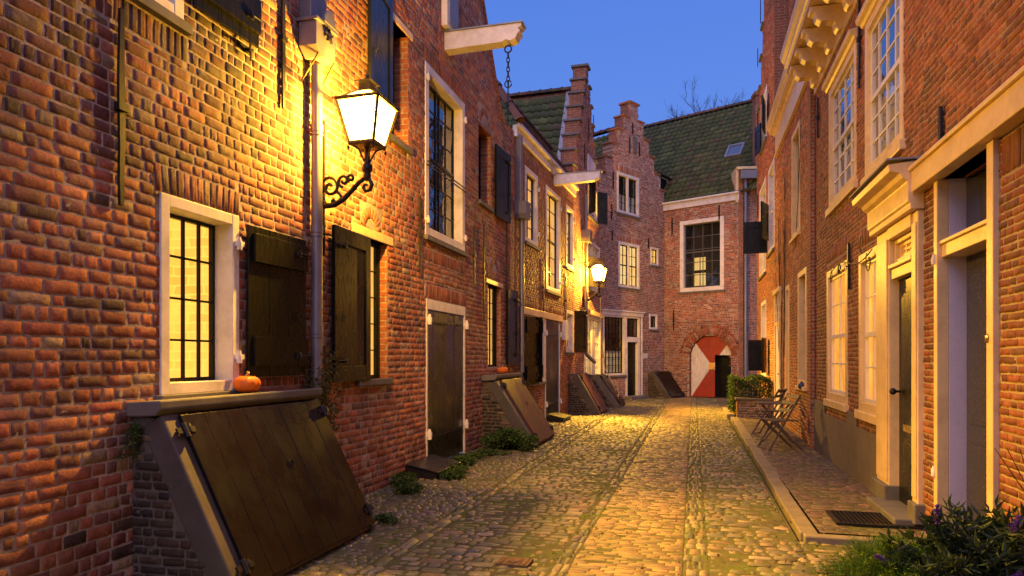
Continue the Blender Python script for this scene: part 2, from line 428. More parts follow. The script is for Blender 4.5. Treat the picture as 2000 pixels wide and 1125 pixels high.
def courses(u0, u1, h0, top, htop, holes, ch, bl, joint, skip=None, lenvar=.12, hvar=.06, wav=0.0, tilt=.006, jv=None):
    jv = jv or joint
    B = []; h = h0; k = 0
    while h < htop:
        c = ch * random.uniform(1 - hvar, 1 + hvar); ha, hb = h, h + c - joint
        edges = []; u = u0 - random.random() * bl
        hdr = k % 2 == 0
        while u < u1:
            L = bl * (random.uniform(1 - lenvar, 1 + lenvar)) * (.5 if (hdr and random.random() < .75) or random.random() < .18 else 1.0)
            edges.append((u, u + L)); u += L
        act = [q for q in holes if q[2] < hb and q[3] > ha]
        for a, b in edges:
            segs = [(max(a, u0), min(b, u1), ha, hb)]
            for q in act:
                ns = []
                for (sa, sb, ga, gb) in segs:
                    if q[1] <= sa or q[0] >= sb or q[3] <= ga or q[2] >= gb: ns.append((sa, sb, ga, gb)); continue
                    if sa < q[0]: ns.append((sa, q[0] + jv, ga, gb))
                    if sb > q[1]: ns.append((q[1] - joint * 0, sb, ga, gb))
                    m0, m1 = max(sa, q[0]), min(sb, q[1])
                    if q[2] - ga > .022: ns.append((m0, m1, ga, q[2]))
                    if gb - q[3] > .022: ns.append((m0, m1, q[3], gb))
                segs = ns
            for (sa, sb, ga, gb) in segs:
                w = sb - sa - jv
                if w < .03 or gb - ga < .015: continue
                cu, cc = (sa + sb - jv) / 2, (ga + gb) / 2
                if cc > top(cu): continue
                if skip and skip(cu, cc): continue
                B.append((cu, cc + (wav * math.sin(cu * 1.3 + 1) if wav else 0), w, gb - ga, random.gauss(0, tilt), max(-.0012, random.gauss(.0003, .0016))))
        h += c; k += 1
    return B

def cells(F, u0, u1, h0, htop, top, holes, ub=(), hb=(), skip=None, thick=.3, m=-.007):
    """backing of a wall with its openings and their reveals; returns verts, quads, material per quad"""
    us = sorted(set([u0, u1] + [x for q in holes for x in q[:2]] + list(ub))); us = [x for x in us if u0 - 1e-6 <= x <= u1 + 1e-6]
    hs = sorted(set([h0, htop] + [x for q in holes for x in q[2:4]] + list(hb))); hs = [x for x in hs if h0 - 1e-6 <= x <= htop + 1e-6]
    nu, nh = len(us) - 1, len(hs) - 1
    G = np.zeros((nu + 2, nh + 2), bool)
    for i in range(nu):
        for j in range(nh):
            a, b = (us[i] + us[i + 1]) / 2, (hs[j] + hs[j + 1]) / 2
            ok = b < top(a) and not any(q[0] < a < q[1] and q[2] < b < q[3] for q in holes)
            if ok and skip and skip(a, b): ok = False
            G[i + 1, j + 1] = ok
    V = []; Q = []; MI = []
    def quad(pts, mi):
        b = len(V); V.extend(F.P(*p) for p in pts); Q.append([b, b + 1, b + 2, b + 3]); MI.append(mi)
    for i in range(nu):
        for j in range(nh):
            if not G[i + 1, j + 1]: continue
            a, b, c, d = us[i], us[i + 1], hs[j], hs[j + 1]
            quad([(a, c, m), (b, c, m), (b, d, m), (a, d, m)], 1)
            quad([(a, c, -thick), (a, d, -thick), (b, d, -thick), (b, c, -thick)], 2)
            if not G[i, j + 1]: quad([(a, c, m), (a, d, m), (a, d, -thick), (a, c, -thick)], 2)
            if not G[i + 2, j + 1]: quad([(b, c, m), (b, c, -thick), (b, d, -thick), (b, d, m)], 2)
            if not G[i + 1, j]: quad([(a, c, m), (a, c, -thick), (b, c, -thick), (b, c, m)], 2)
            if not G[i + 1, j + 2]: quad([(a, d, m), (b, d, m), (b, d, -thick), (a, d, -thick)], 2)
    return np.array(V), np.array(Q), np.array(MI)

def make_wall(thing, F, u0, u1, htop, top=None, holes=(), palette='old', ch=.075, bl=.21, joint=.011, mats=('brick', 'mortar', 'reveal'),
              ub=(), hb=(), skip=None, extra=(), bholes=(), nx=4, ny=4, rough=.0022, h0=0.0, thick=.3, name='wall', stain=None, brick_from=None, wav=0.0, tilt=.006, depth=.012, inset=.010, parent=None, jv=None, lenvar=.14, hvar=.06):
    top = top or (lambda u: htop)
    holes = list(holes)
    B = courses(brick_from if brick_from is not None else u0, u1, h0, top, htop, holes + list(bholes), ch, bl, joint, skip, wav=wav, tilt=tilt, jv=jv, lenvar=lenvar, hvar=hvar) + list(extra)
    V1, Q1, per = brick_verts(F, B, nx, ny, depth, rough, inset)
    t = pal(palette, len(B))
    Ba = np.array(B)
    if stain is not None:
        t = t * np.array([stain(a, b) for a, b in Ba[:, :2]])[:, None]
    T1 = np.repeat(t, per, 0)
    V2, Q2, M2 = cells(F, u0, u1, h0, htop, top, holes, ub, hb, skip, thick, m=-.68 * depth)
    V = np.vstack([V1, V2]); Q = np.vstack([Q1, Q2 + len(V1)])
    MI = np.concatenate([np.zeros(len(Q1), int), M2]); SM = np.concatenate([np.ones(len(Q1), bool), np.zeros(len(Q2), bool)])
    T = np.vstack([T1, np.full((len(V2), 3), .3)])
    return npmesh(name, V, Q, MI, SM, [M[x] for x in mats], T, parent or (thing.o if thing else None), thing.loc if thing else (0, 0, 0))

def soldiers(u0, u1, h, hh=.17, bw=.065, joint=.01, fan=0.0):
    n = max(2, int((u1 - u0) / bw)); w = (u1 - u0) / n
    return [(u0 + w * (i + .5), h + hh / 2, w - joint, hh - joint, -fan * ((i + .5) / n - .5) * 2 + random.gauss(0, .015), .003 + random.gauss(0, .003)) for i in range(n)]

def arch_ring(uc, hc, r, hh, a0, a1, bw=.07, joint=.01):
    n = max(3, int((a1 - a0) * (r + hh / 2) / bw)); out = []
    for i in range(n):
        a = a0 + (a1 - a0) * (i + .5) / n; R = r + hh / 2
        out.append((uc + R * math.cos(a), hc + R * math.sin(a), bw - joint, hh - joint, a - math.pi / 2, .004))
    return out

# ------------------------------------------------------------------ windows, shutters, doors, ironwork
def room(t, par, F, u0, u1, h0, h1, d, mat, depth=.55, name='room'):
    b = MB(); e = .004
    q = [(u0 - e, h0 - e), (u1 + e, h0 - e), (u1 + e, h1 + e), (u0 - e, h1 + e)]
    b.add([F.P(a, c, d) for a, c in q] + [F.P(a, c, d - depth) for a, c in q], [[4, 5, 6, 7], [0, 1, 5, 4], [1, 2, 6, 5], [2, 3, 7, 6], [3, 0, 4, 7]])
    return t.part(name, b, mat, par)

def window(t, F, x0, x1, yt, yb, xr=None, cols=3, rows=4, fw=.07, inset=.08, reveal=0.0, fm='white', sm='white', lit='lit_warm',
           rails=(), mull=(), sill=True, bar=.02, sashw=.035, px=True, label=None, arch=None, lintel=None, rdepth=.55, grille=0, behind=None, wmull=True):
    if px:
        xr = xr if xr is not None else x0
        u0, u1 = F.u(x0), F.u(x1); h1, h0 = F.h(xr, yt), F.h(xr, yb)
        if u0 > u1: u0, u1 = u1, u0
    else:
        u0, u1, h0, h1 = x0, x1, yb, yt
    rv = -reveal
    b = MB()
    b.box(F, u0, u0 + fw, h0, h1, rv + .012, rv - inset - .05)
    b.box(F, u1 - fw, u1, h0, h1, rv + .012, rv - inset - .05)
    b.box(F, u0 + fw, u1 - fw, h1 - fw, h1, rv + .010, rv - inset - .048)
    b.box(F, u0 + fw, u1 - fw, h0, h0 + fw, rv + .010, rv - inset - .048)
    a0, a1, c0, c1 = u0 + fw, u1 - fw, h0 + fw, h1 - fw
    for m in (mull if wmull else ()):
        x = a0 + (a1 - a0) * m; b.box(F, x - fw * .4, x + fw * .4, c0, c1, rv - .005, rv - inset - .046)
    w = t.part('window', b, M[fm], bevel=.004, label=label)
    s = MB(); dd = rv - inset
    s.box(F, a0, a0 + sashw, c0, c1, dd, dd - .04); s.box(F, a1 - sashw, a1, c0, c1, dd, dd - .04)
    s.box(F, a0 + sashw, a1 - sashw, c1 - sashw, c1, dd - .001, dd - .039); s.box(F, a0 + sashw, a1 - sashw, c0, c0 + sashw, dd - .001, dd - .039)
    for r in rails:
        y = c0 + (c1 - c0) * r; s.box(F, a0 + sashw, a1 - sashw, y - sashw * .6, y + sashw * .6, dd + .012, dd - .036)
    for m in mull:
        x = a0 + (a1 - a0) * m
        for sg in (-1, 1):
            e = x + sg * (fw * .4 + sashw / 2); s.box(F, e - sashw / 2, e + sashw / 2, c0 + sashw, c1 - sashw, dd - .002, dd - .038)
    for i in range(1, cols):
        x = a0 + (a1 - a0) * i / cols
        if any(abs(i / cols - m) < .02 for m in mull): continue
        s.box(F, x - bar / 2, x + bar / 2, c0 + sashw, c1 - sashw, dd - .004, dd - .032)
    for j in range(1, rows):
        y = c0 + (c1 - c0) * j / rows
        if any(abs(j / rows - r) < .03 for r in rails): continue
        s.box(F, a0 + sashw, a1 - sashw, y - bar / 2, y + bar / 2, dd - .006, dd - .030)
    t.part('sash', s, M[sm], w, bevel=.0025)
    g = MB(); 
    nc, nr = cols, rows
    for i in range(nc):
        for j in range(nr):
            e0, e1 = a0 + (a1 - a0) * i / nc, a0 + (a1 - a0) * (i + 1) / nc
            f0, f1 = c0 + (c1 - c0) * j / nr, c0 + (c1 - c0) * (j + 1) / nr
            k1, k2 = random.gauss(0, .0022), random.gauss(0, .0022)
            g.add([F.P(e0, f0, dd - .018 + k1), F.P(e1, f0, dd - .018 - k1 + k2), F.P(e1, f1, dd - .018 - k2), F.P(e0, f1, dd - .018 + k2)], [[0, 1, 2, 3]])
    t.part('glass', g, M['glass'], w)
    room(t, w, F, a0, a1, c0, c1, dd - .042, M[lit] if lit else M['dark_room'], rdepth, 'lit_room' if lit else 'dark_room')
    if behind:
        cu = MB(); N = 26
        for k in range(N):
            e0, e1 = a0 + (a1 - a0) * k / N, a0 + (a1 - a0) * (k + 1) / N
            z0, z1 = dd - .1 - .025 * math.sin(k * 1.9), dd - .1 - .025 * math.sin((k + 1) * 1.9)
            cu.add([F.P(e0, c0, z0), F.P(e1, c0, z1), F.P(e1, c0 + (c1 - c0) * behind, z1), F.P(e0, c0 + (c1 - c0) * behind, z0)], [[0, 1, 2, 3]], smooth=True)
        t.part('curtain', cu, M['net'], w)
    if sill:
        sl = MB(); sl.box(F, u0 - .04, u1 + .04, h0 - .07, h0, .055, -.05 - reveal)
        t.part('sill', sl, M['stone'] if fm != 'cream' else M['cream'], w, bevel=.006)
    if lintel:
        sl = MB(); sl.box(F, u0 - .12, u1 + .14, h1, h1 + lintel, .012, -.25)
        t.part('lintel', sl, M['cream'] , w, bevel=.006)
    return (u0, u1, h0, h1)

def shutter(t, F, uh, w, h0, h1, side=1, ang=3, style='panel', mat='green', off=.03, label=None, th=.04, iron=True):
    """hinged at uh, open: extends along side*U, ang degrees off the wall"""
    G = F.turn(uh, 0, off, math.radians(ang))
    if side < 0:
        a = math.radians(ang); U = -F.U * math.cos(a) + F.N * math.sin(a)
        G = Fr(F.P(uh, 0, off), U, F.V, F.N * math.cos(a) + F.U * math.sin(a))
    b = MB(); st = min(.11, w * .17)
    if style == 'panel':
        b.box(G, 0, st, h0, h1, 0, th); b.box(G, w - st, w, h0, h1, 0, th)
        b.box(G, st, w - st, h1 - .16, h1, .001, th - .001); b.box(G, st, w - st, h0, h0 + .16, .001, th - .001)
        b.box(G, st, w - st, h0 + .16, h1 - .16, .008, th - .016)
    else:
        n = 3
        for i in range(n):
            b.box(G, w * i / n + .001, w * (i + 1) / n - .001, h0, h1, random.uniform(0, .002), th * .6)
        H = h1 - h0
        b.box(G, .05, w - .01, h1 - H * .24, h1 - H * .05, th * .6 + .001, th * .6 + .03)
        b.box(G, .05, w - .01, h0 + H * .07, h0 + H * .27, th * .6 + .001, th * .6 + .03)
    o = t.part('shutter', b, M[mat], bevel=.004, label=label)
    if iron:
        q = MB(); H = h1 - h0
        for hh in (h0 + H * .14, h1 - H * .12):
            q = MB(); q.tube([G.P(w * .78, hh, th + .035), G.P(w * .99, hh, th + .035)], .008, 6)
            q.box(G, w * .74, w * .84, hh - .025, hh + .02, th, th + .03)
            q.lathe(G.P(w * .8, hh, th + .03), [(.012, -.03), (.014, 0), (.006, .035)], 8)
            t.part('latch', q, M['iron'], o)
        q = MB(); c = (w * .82, h0 + H * .42)
        q.tube([G.P(c[0] + .028 * math.cos(a), c[1] + .035 * math.sin(a), th + .015) for a in np.linspace(0, 2 * math.pi, 15)], .005, 6)
        t.part('ring_pull', q, M['iron'], o)
    return o

def pintle(t, F, x, y, px=True, s=1.0, mat='white'):
    u, h = (F.u(x), F.h(x, y)) if px else (x, y)
    b = MB(); b.lathe(F.P(u, h, .04), [(.022 * s, -.05 * s), (.024 * s, 0), (.018 * s, .02 * s), (.012 * s, .05 * s)], 10)
    b.box(F, u - .02 * s, u + .06 * s, h - .02 * s, h + .02 * s, 0, .045)
    return t.part('hinge_pin', b, M[mat])

def anchor(t, F, x, y0, y1, x1=None, w=.035, clamp=True):
    """iron wall anchor: a long forged bar held by an eye"""
    u = F.u(x); ha, hb = F.h(x, y1), F.h(x, y0)
    b = MB(); n = 7; pts = []
    for i in range(n + 1):
        f = i / n; ww = w * (.55 + .45 * math.sin(math.pi * min(1, max(0, f * .9 + .05)))); pts.append((u + random.gauss(0, .003), ha + (hb - ha) * f, ww))
    pl = [(p[0] - p[2] / 2, p[1]) for p in pts] + [(p[0] + p[2] / 2, p[1]) for p in pts[::-1]]
    b.prism(F, pl, .012, .032)
    if clamp:
        m = (ha + hb) / 2; b.box(F, u - w * .8, u + w * .8, m - .025, m + .025, -.02, .045)
    return t.part('wall_anchor', b, M['iron'])

def pipe(t, F, x, y0, y1, r=.05, d=.09, px=True, hopper=None, mat='zinc', foot=False, brackets=True):
    u = F.u(x); ha, hb = F.h(x, y1), F.h(x, y0)
    b = MB(); c = lambda h: F.P(u, h, d)
    pts = [c(ha), c(hb)]
    if foot: pts = [F.P(u + .25, ha - .28, d + .22), F.P(u + .04, ha - .06, d + .03)] + pts
    b.tube(pts, r, 14)
    k = ha + (hb - ha) * .18
    while k < hb - .1:
        b.tube([c(k - .035), c(k + .035)], r * 1.12, 14); b.tube([c(k - .07), c(k - .055)], r * 1.2, 14); k += max(.9, (hb - ha) / 3.2)
    o = t.part('drainpipe', b, M[mat])
    return o, u, hb
M['navy'] = mat_flat('navy_door_paint', (.035, .033, .045), .3, .1, .05, 6)
M['darkglass'] = mat_flat('dark_glass', (.02, .018, .015), .06, .1, .02, 3, .9)
M['skyglass'] = mat_flat('skylight_glass', (.10, .14, .2), .05, .05, .02, 3, .9)
M['brass'] = mat_flat('brass', (.45, .32, .14), .3, .1, .05, 8, metal=.9)
M['pilaster'] = mat_brickproc('pilaster_brick', (.34, .10, .045), (.26, .08, .04), (.36, .27, .19), .19, .056)
M['leaf_fallen'] = mat_leaf('fallen_leaf', (.12, .06, .02), (.30, .17, .04), .8)
M['leaf_moss'] = mat_leaf('moss_leaf', (.05, .075, .008), (.12, .17, .02), .8)
M['barsgrey'] = mat_flat('grey_glazing_bars', (.09, .085, .08), .5)
M['reflect_glow'] = mat_lit('reflection_glow', (1.0, .62, .2), .8, 'plain', (.9, .45, .1))  # emission for added panes that imitate lit windows mirrored in the glass

# ================================================================== CAMERA, WORLD
sc = bpy.context.scene
cam = bpy.data.cameras.new('camera'); camo = bpy.data.objects.new('camera', cam); COL.objects.link(camo)
camo.location = (0, 0, EYE); camo.rotation_euler = (math.pi / 2, 0, 0)
cam.sensor_width = 36; cam.lens = 24; cam.shift_y = 137.5 / 2000; cam.clip_end = 2000; cam.clip_start = .05
sc.camera = camo
SUN_EL, SUN_ROT, SKY_STR = -3.2, 200.0, 0.15
world = bpy.data.worlds.new('World'); sc.world = world; world.use_nodes = True
nt = world.node_tree; nt.nodes.clear(); g = NT(nt)
sky = g.n('ShaderNodeTexSky'); sky.sky_type = 'NISHITA'; sky.sun_disc = False
sky.sun_elevation = math.radians(SUN_EL); sky.sun_rotation = math.radians(SUN_ROT); sky.ozone_density = 2.0; sky.air_density = 1.0; sky.dust_density = .5
skyc = sky.outputs[0]
# dusk: the twilight dome, bluest overhead and paler towards the roofs
tc = g.n('ShaderNodeTexCoord').outputs['Generated']
z = g.n('ShaderNodeSeparateXYZ', inp={0: tc}).outputs[2]
dusk = g.ramp(z, [(0.0, (.095, .265, .70)), (.25, (.052, .185, .60)), (.55, (.028, .12, .50)), (1.0, (.045, .13, .46))])
bgc = g.mix(1.0, dusk, g.mix(1.0, skyc, (2.0, 2.0, 2.0), 'MULTIPLY'), 'ADD')
bg = g.n('ShaderNodeBackground', inp={'Color': bgc, 'Strength': 1.0})
out = nt.nodes.new('ShaderNodeOutputWorld'); nt.links.new(bg.outputs[0], out.inputs[0])
sun = bpy.data.lights.new('sun', 'SUN'); suno = bpy.data.objects.new('sun', sun); COL.objects.link(suno)
sun.energy = 1.6; sun.angle = math.radians(70); sun.color = (1.0, .64, .62)
suno.rotation_euler = Vector((.25, 1.0, -1.05)).to_track_quat('-Z', 'Y').to_euler()
sc.view_settings.view_transform = 'Standard'; sc.view_settings.look = 'None'; sc.view_settings.exposure = 0.28; sc.view_settings.gamma = 1.0
sc.cycles.use_denoising = True; sc.cycles.max_bounces = 6; sc.cycles.transparent_max_bounces = 10
sc.cycles.diffuse_bounces = 3; sc.cycles.glossy_bounces = 3; sc.cycles.caustics_reflective = False; sc.cycles.caustics_refractive = False
sc.cycles.sample_clamp_indirect = 4.0

VL, VR = -3.5, 1.887
FL = Fr(SV(0, VL), SD, ZZ, VD)           # left street wall, u runs away from the camera
FR_ = Fr(SV(0, VR), SD, ZZ, -VD)         # right street wall
F2 = Fr((.083, 13.9, 0), (.3225, 1, 0), ZZ, (1, -.3225, 0))
F3 = Fr((1.75, 19.05, 0), (1.20, 3.85, 0), ZZ, (3.85, -1.20, 0))
FB = Fr((3.1, 24.0, 0), (2.92, 3.0, 0), ZZ, (3.0, -2.92, 0))
FC = Fr((6.02, 27.0, 0), (2.30, -1.9, 0), ZZ, (-1.9, -2.30, 0))
LC = float(np.linalg.norm([2.30, 1.9]))
FDD = Fr((8.32, 25.1, 0), (1, -.10, 0), ZZ, (-.10, -1, 0))

# ================================================================== GROUND
b = MB(); b.poly([(-400, -60, -.05), (400, -60, -.05), (400, 900, -.05), (-400, 900, -.05)])
solo('ground', b, M['dirt'], None, None, kind='structure')

def paving(name, u0, u1, s0, s1, z, palette, ch, bl, joint, mat, nx=5, ny=5, rough=.004, dome=.012, corner=.25, depth=.022, skip=None, tilt=.03, lenvar=.25, dz=.004, inset=.02, seed=0, kind='structure', waves=.0):
    F = Fr(ZZ * z, VD, SD, ZZ)
    B = courses(u0, u1, s0, lambda u: 1e9, s1, [], ch, bl, joint, skip, lenvar=lenvar, hvar=.14, tilt=tilt)
    B = [(a, b_, c * random.uniform(.95, 1.0), d * random.uniform(.92, 1.02), e, random.gauss(0, dz) + waves * math.sin(a * 5 + 1) * math.sin(b_ * 2.1)) for a, b_, c, d, e, f in B]
    V, Q, per = brick_verts(F, B, nx, ny, depth, rough, inset, dome, corner)
    T = np.repeat(pal(palette, len(B)), per, 0)
    # bed between the stones
    nb = 24; us = np.linspace(u0, u1, 5); ss = np.linspace(s0, s1, nb)
    V2 = [F.P(a, b_, -depth * .62) for b_ in ss for a in us]
    Q2 = [[j * 5 + i, j * 5 + i + 1, (j + 1) * 5 + i + 1, (j + 1) * 5 + i] for j in range(nb - 1) for i in range(4)]
    V = np.vstack([V, V2]); Q = np.vstack([Q, np.array(Q2) + len(T)]); T = np.vstack([T, np.full((len(V2), 3), .2)])
    MI = np.concatenate([np.zeros(len(Q) - len(Q2), int), np.ones(len(Q2), int)])
    o = npmesh(name, V, Q, MI, MI == 0, [M[mat], M['dirt']], T)
    o['kind'] = kind; return o

S0, S1 = 2.6, 29.0
CB = dict(dome=.003, corner=.10, depth=.010, rough=.0028, inset=.014, lenvar=.3, tilt=.035)
paving('cobbled_street', -2.13, -.98, S0, S1, 0.0, 'cobble', .098, .175, .016, 'cobble', waves=.006, **CB)
paving('cobbled_street', .10, .83, S0, S1, 0.0, 'cobble', .098, .165, .016, 'cobble', waves=.006, **CB)
paving('brick_runner', -.86, -.08, S0, S1, .004, 'runner', .054, .21, .004, 'setts', nx=4, ny=4, rough=.0012, dome=.0015, corner=.0, depth=.0055, tilt=.008, lenvar=.08, inset=.005, dz=.0018)
paving('stone_line', -.98, -.86, S0, S1, .004, 'cobble', .20, .115, .006, 'cobble', dome=.003, corner=.06, depth=.012, rough=.002, inset=.01, lenvar=.02, tilt=.02)
paving('stone_line', -.08, .10, S0, S1, .004, 'cobble', .17, .088, .007, 'cobble', dome=.003, corner=.08, depth=.012, rough=.002, inset=.01, lenvar=.05, tilt=.03)
paving('gutter_line', -2.28, -2.13, S0, S1, .004, 'cobble', .24, .145, .012, 'cobble', dome=.004, corner=.08, lenvar=.02, tilt=.015)
paving('side_paving', -3.5, -2.28, S0, S1, .006, 'leftwalk', .085, .17, .014, 'setts', nx=4, ny=4, dome=.008, corner=.15, rough=.003, tilt=.03, waves=.006)
paving('cobbled_street', .83, 1.9, S0, 6.02, 0.0, 'cobble', .098, .185, .016, 'cobble', waves=.006, **CB)
paving('sidewalk', 1.02, 1.887, 6.18, 17.7, .048, 'walk', .054, .20, .004, 'setts', nx=4, ny=4, rough=.0012, dome=.0015, corner=.0, depth=.006, tilt=.010, lenvar=.08, inset=.005, dz=.0018)
paving('side_paving', .83, 3.0, 18.0, S1, .01, 'walk', .085, .17, .012, 'setts', nx=4, ny=4, dome=.006, corner=.1, rough=.003, tilt=.03)
# kerb stones, bevelled, a little out of line
b = MB(); K = Fr(ZZ * 0, VD, SD, ZZ); s = 6.12
while s < 17.7:
    L = random.uniform(.75, 1.15); j = random.gauss(0, .006); wd = .145 + .03 * (s - 6) / 12
    b.box(K, .85 + j + .004 * s * .5, .85 + wd + j + .004 * s * .5, s + .006, min(17.8, s + L) - .006, -.06, .052 + random.gauss(0, .003)); s += L
b.box(K.shift(0, 0, 0), .875, 1.42, 6.0, 6.115, -.06, .051); b.box(K, 1.43, 1.887, 6.0, 6.115, -.06, .049)
b.box(K, .80, 1.0, 18.0, 20.4, -.05, .10)
k = build('kerb', b, M['kerb'], bevel=.012); k['kind'] = 'structure'
# small iron plate in the cobbles and a grating
def plate(s, v, name, label, cat):
    b = MB(); b.box(Fr(SV(s, v), VD, SD, ZZ), -.12, .12, -.09, .09, -.02, .016)
    for i in range(5):
        b.box(Fr(SV(s, v), VD, SD, ZZ), -.10 + i * .044, -.075 + i * .044, -.07, .07, .016, .021)
    b.lathe(SV(s, v, .016), [(.05, 0), (.05, .009), (.02, .012)], 16)
    solo(name, b, M['rust'], label, cat, bevel=.003)
M['rust'] = mat_flat('rusty_iron', (.16, .085, .04), .7, .3, .5, 25, .3, (.09, .075, .02), .5)
plate(4.84, -1.02 - .25, 'valve_cover', 'small square rusty iron valve cover set in the cobbles at the bottom edge', 'cover')
b = MB(); Fm = Fr(SV(6.72, 1.53, .052), VD, SD, ZZ)
b.box(Fm, -.33, .33, -.26, -.235, 0, .022); b.box(Fm, -.33, .33, .235, .26, 0, .022); b.box(Fm, -.33, -.305, -.235, .235, 0, .022); b.box(Fm, .305, .33, -.235, .235, 0, .022)
for i in range(17):
    x = -.30 + i * .0365; b.box(Fm, x, x + .008, -.235, .235, 0, .02)
for i in range(11):
    y = -.22 + i * .042; b.box(Fm, -.305, .305, y, y + .008, .001, .019)
solo('boot_grating', b, M['iron'], 'black iron grid door mat on the pavement before the cream doorway', 'door mat')

# ================================================================== LEFT HOUSE 0 (nearest)
sE = FL.u(597)
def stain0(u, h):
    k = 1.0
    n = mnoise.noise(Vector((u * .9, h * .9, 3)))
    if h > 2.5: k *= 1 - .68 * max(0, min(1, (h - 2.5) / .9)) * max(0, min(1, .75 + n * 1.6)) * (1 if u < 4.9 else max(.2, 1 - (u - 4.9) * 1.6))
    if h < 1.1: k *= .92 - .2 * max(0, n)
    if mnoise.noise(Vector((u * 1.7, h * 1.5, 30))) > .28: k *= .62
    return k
H0 = Thing('brick_house', SV(3.5, VL), 'rough red brick house nearest on the left with lit barred window above a cellar hatch', 'house')
t = H0; holes = []; ex = []; bh = []
w = window(t, FL, 312, 465, 375, 772, cols=4, rows=4, fw=.08, inset=.15, sm='green', lit='lit_brick', bar=.016, sashw=.028, label='lit white framed window with small dark panes', rdepth=.35)
holes.append(w); ex += soldiers(w[0] - .05, w[1] + .02, w[3] + .005, .19, fan=.1); bh.append((w[0] - .05, w[1] + .02, w[3], w[3] + .20))
pintle(t, FL, 459, 476); pintle(t, FL, 459, 697)
shutter(t, FL, FL.u(474), .80, 1.35, 2.575, 1, 2, 'ledge', label='dark ledged shutter folded open beside the lit window')
w2 = window(t, FL, FL.u(150), FL.u(357), 5.3, 3.87, px=False, cols=3, rows=4, fw=.09, inset=.14, sm='green', lit=None, label='upper window cut by the top of the photo')
holes.append(w2); ex += soldiers(w2[0], w2[1] + .05, w2[2] - .26, .18); bh.append((w2[0], w2[1] + .05, w2[2] - .27, w2[2] - .085))
shutter(t, FL, FL.u(368), .70, 4.02, 5.4, 1, 3, 'ledge', label='blue grey reflecting shutter at the top edge')
anchor(t, FL, 231, 18, 402, w=.045); anchor(t, FL, 549, -60, 212, w=.045)
# shutter stay below the upper shutter
b = MB(); u, h = FL.u(478), FL.h(478, 100)
b.bar(FL.P(u - .12, h, .05), FL.P(u + .04, h + .02, .05), .012); b.bar(FL.P(u, h + .10, .05), FL.P(u + .01, h - .08, .05), .012); b.box(FL, u - .015, u + .015, h - .01, h + .02, 0, .06)
t.part('shutter_stay', b, M['iron'])
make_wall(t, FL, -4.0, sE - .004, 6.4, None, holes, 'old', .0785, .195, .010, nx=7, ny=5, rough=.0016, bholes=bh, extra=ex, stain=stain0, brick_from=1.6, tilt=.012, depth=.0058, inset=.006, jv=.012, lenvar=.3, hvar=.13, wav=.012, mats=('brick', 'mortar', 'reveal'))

# ================================================================== LEFT HOUSE 1 (gable with hoist beam)
sF = FL.u(1005); apex = (sE + sF) / 2
def top1(u):
    a = abs(u - apex); return max(6.05, 9.9 - a * 1.37) if u > apex else max(5.25, 9.9 - a * 1.2)
H1 = Thing('gabled_brick_house', SV(apex, VL), 'tall red gable house on the left with white hoist beam and wide plank door', 'house')
t = H1; holes = []; ex = []; bh = []
# shuttered openings with brick reveals
w = window(t, FL, 697, 757, 478, 738, xr=757, cols=4, rows=5, fw=.02, inset=.015, reveal=.11, sashw=.018, fm='green', sm='green', lit='lit_warm', bar=.014, sill=True, lintel=.10, label='narrow lit leaded window behind the open shutter')
holes.append(w)
shutter(t, FL, FL.u(713), .81, FL.h(713, 742), FL.h(713, 466), -1, 1.5, 'panel', label='dark panelled shutter with ring and bolts')
ua = FL.u(725); ha = FL.h(725, 445)
ex += arch_ring(ua, ha - .03, .13, .13, .1, math.pi - .1, .055); bh.append((ua - .27, ua + .27, ha, ha + .24))
w = window(t, FL, 742, 797, 72, 290, xr=797, cols=2, rows=5, fw=.035, inset=.03, reveal=.2, fm='green', sm='green', lit=None, lintel=.09, label='upper unlit window beside the tall reflecting shutter')
holes.append(w)
shutter(t, FL, FL.u(757), .80, w[2] + .05, w[3] + .15, -1, 8, 'panel', mat='green', label='tall dark shutter mirroring the blue sky')
ex += arch_ring((w[0] + w[1]) / 2, w[3] - .12, .45, .14, .5, math.pi - .5, .065)
w = window(t, FL, 830, 907, 119, 458, xr=830, cols=4, rows=6, fw=.12, inset=.13, sm='green', lit=None, mull=(.5,), wmull=False, rails=(.5,), bar=.018, label='tall white framed loft window with dark casements', sill=True)
holes.append(w); W3R = w; ex += soldiers(w[0] - .08, w[1] + .08, w[3] + .03, .2, fan=.12); bh.append((w[0] - .08, w[1] + .08, w[3] + .02, w[3] + .23))
ex += soldiers(w[0] - .05, w[1], w[2] - .34, .17); bh.append((w[0] - .05, w[1], w[2] - .35, w[2] - .16))
b = MB(); hr = FL.h(832, 322)
for k in (0, .05): b.tube([FL.P(w[0] + .02, hr + k, .03), FL.P(w[1] - .02, hr + k, .03)], .009, 6)
b.bar(FL.P(w[0] + .03, hr, .0), FL.P(w[0] + .03, hr, .03), .015); b.bar(FL.P(w[1] - .03, hr, 0), FL.P(w[1] - .03, hr, .03), .015)
t.part('guard_rail', b, M['iron'])
for x, y in ((831, 150), (831, 428), (905, 235), (905, 465)): pintle(t, FL, x, y)
w = window(t, FL, 935, 959, 240, 390, xr=935, cols=2, rows=5, fw=.035, inset=.03, reveal=.2, fm='green', sm='green', lit=None, label='small dark upper window with brick reveals')
holes.append(w); ex += arch_ring((w[0] + w[1]) / 2, w[3] + .02, .22, .12, .2, math.pi - .2, .06); bh.append((w[0] - .02, w[1] + .02, w[3] + .05, w[3] + .36))
shutter(t, FL, FL.u(963), .80, w[2] - .1, w[3] - .1, 1, 4, 'panel', label='dark blue green shutter standing ajar on the upper wall')
w = window(t, FL, 953, 978, 553, 717, xr=953, cols=3, rows=5, fw=.02, inset=.015, reveal=.10, sashw=.018, fm='green', sm='green', lit='lit_warm', bar=.012, sill=False, lintel=.08, label='narrow lit window with brick reveals above the second hatch')
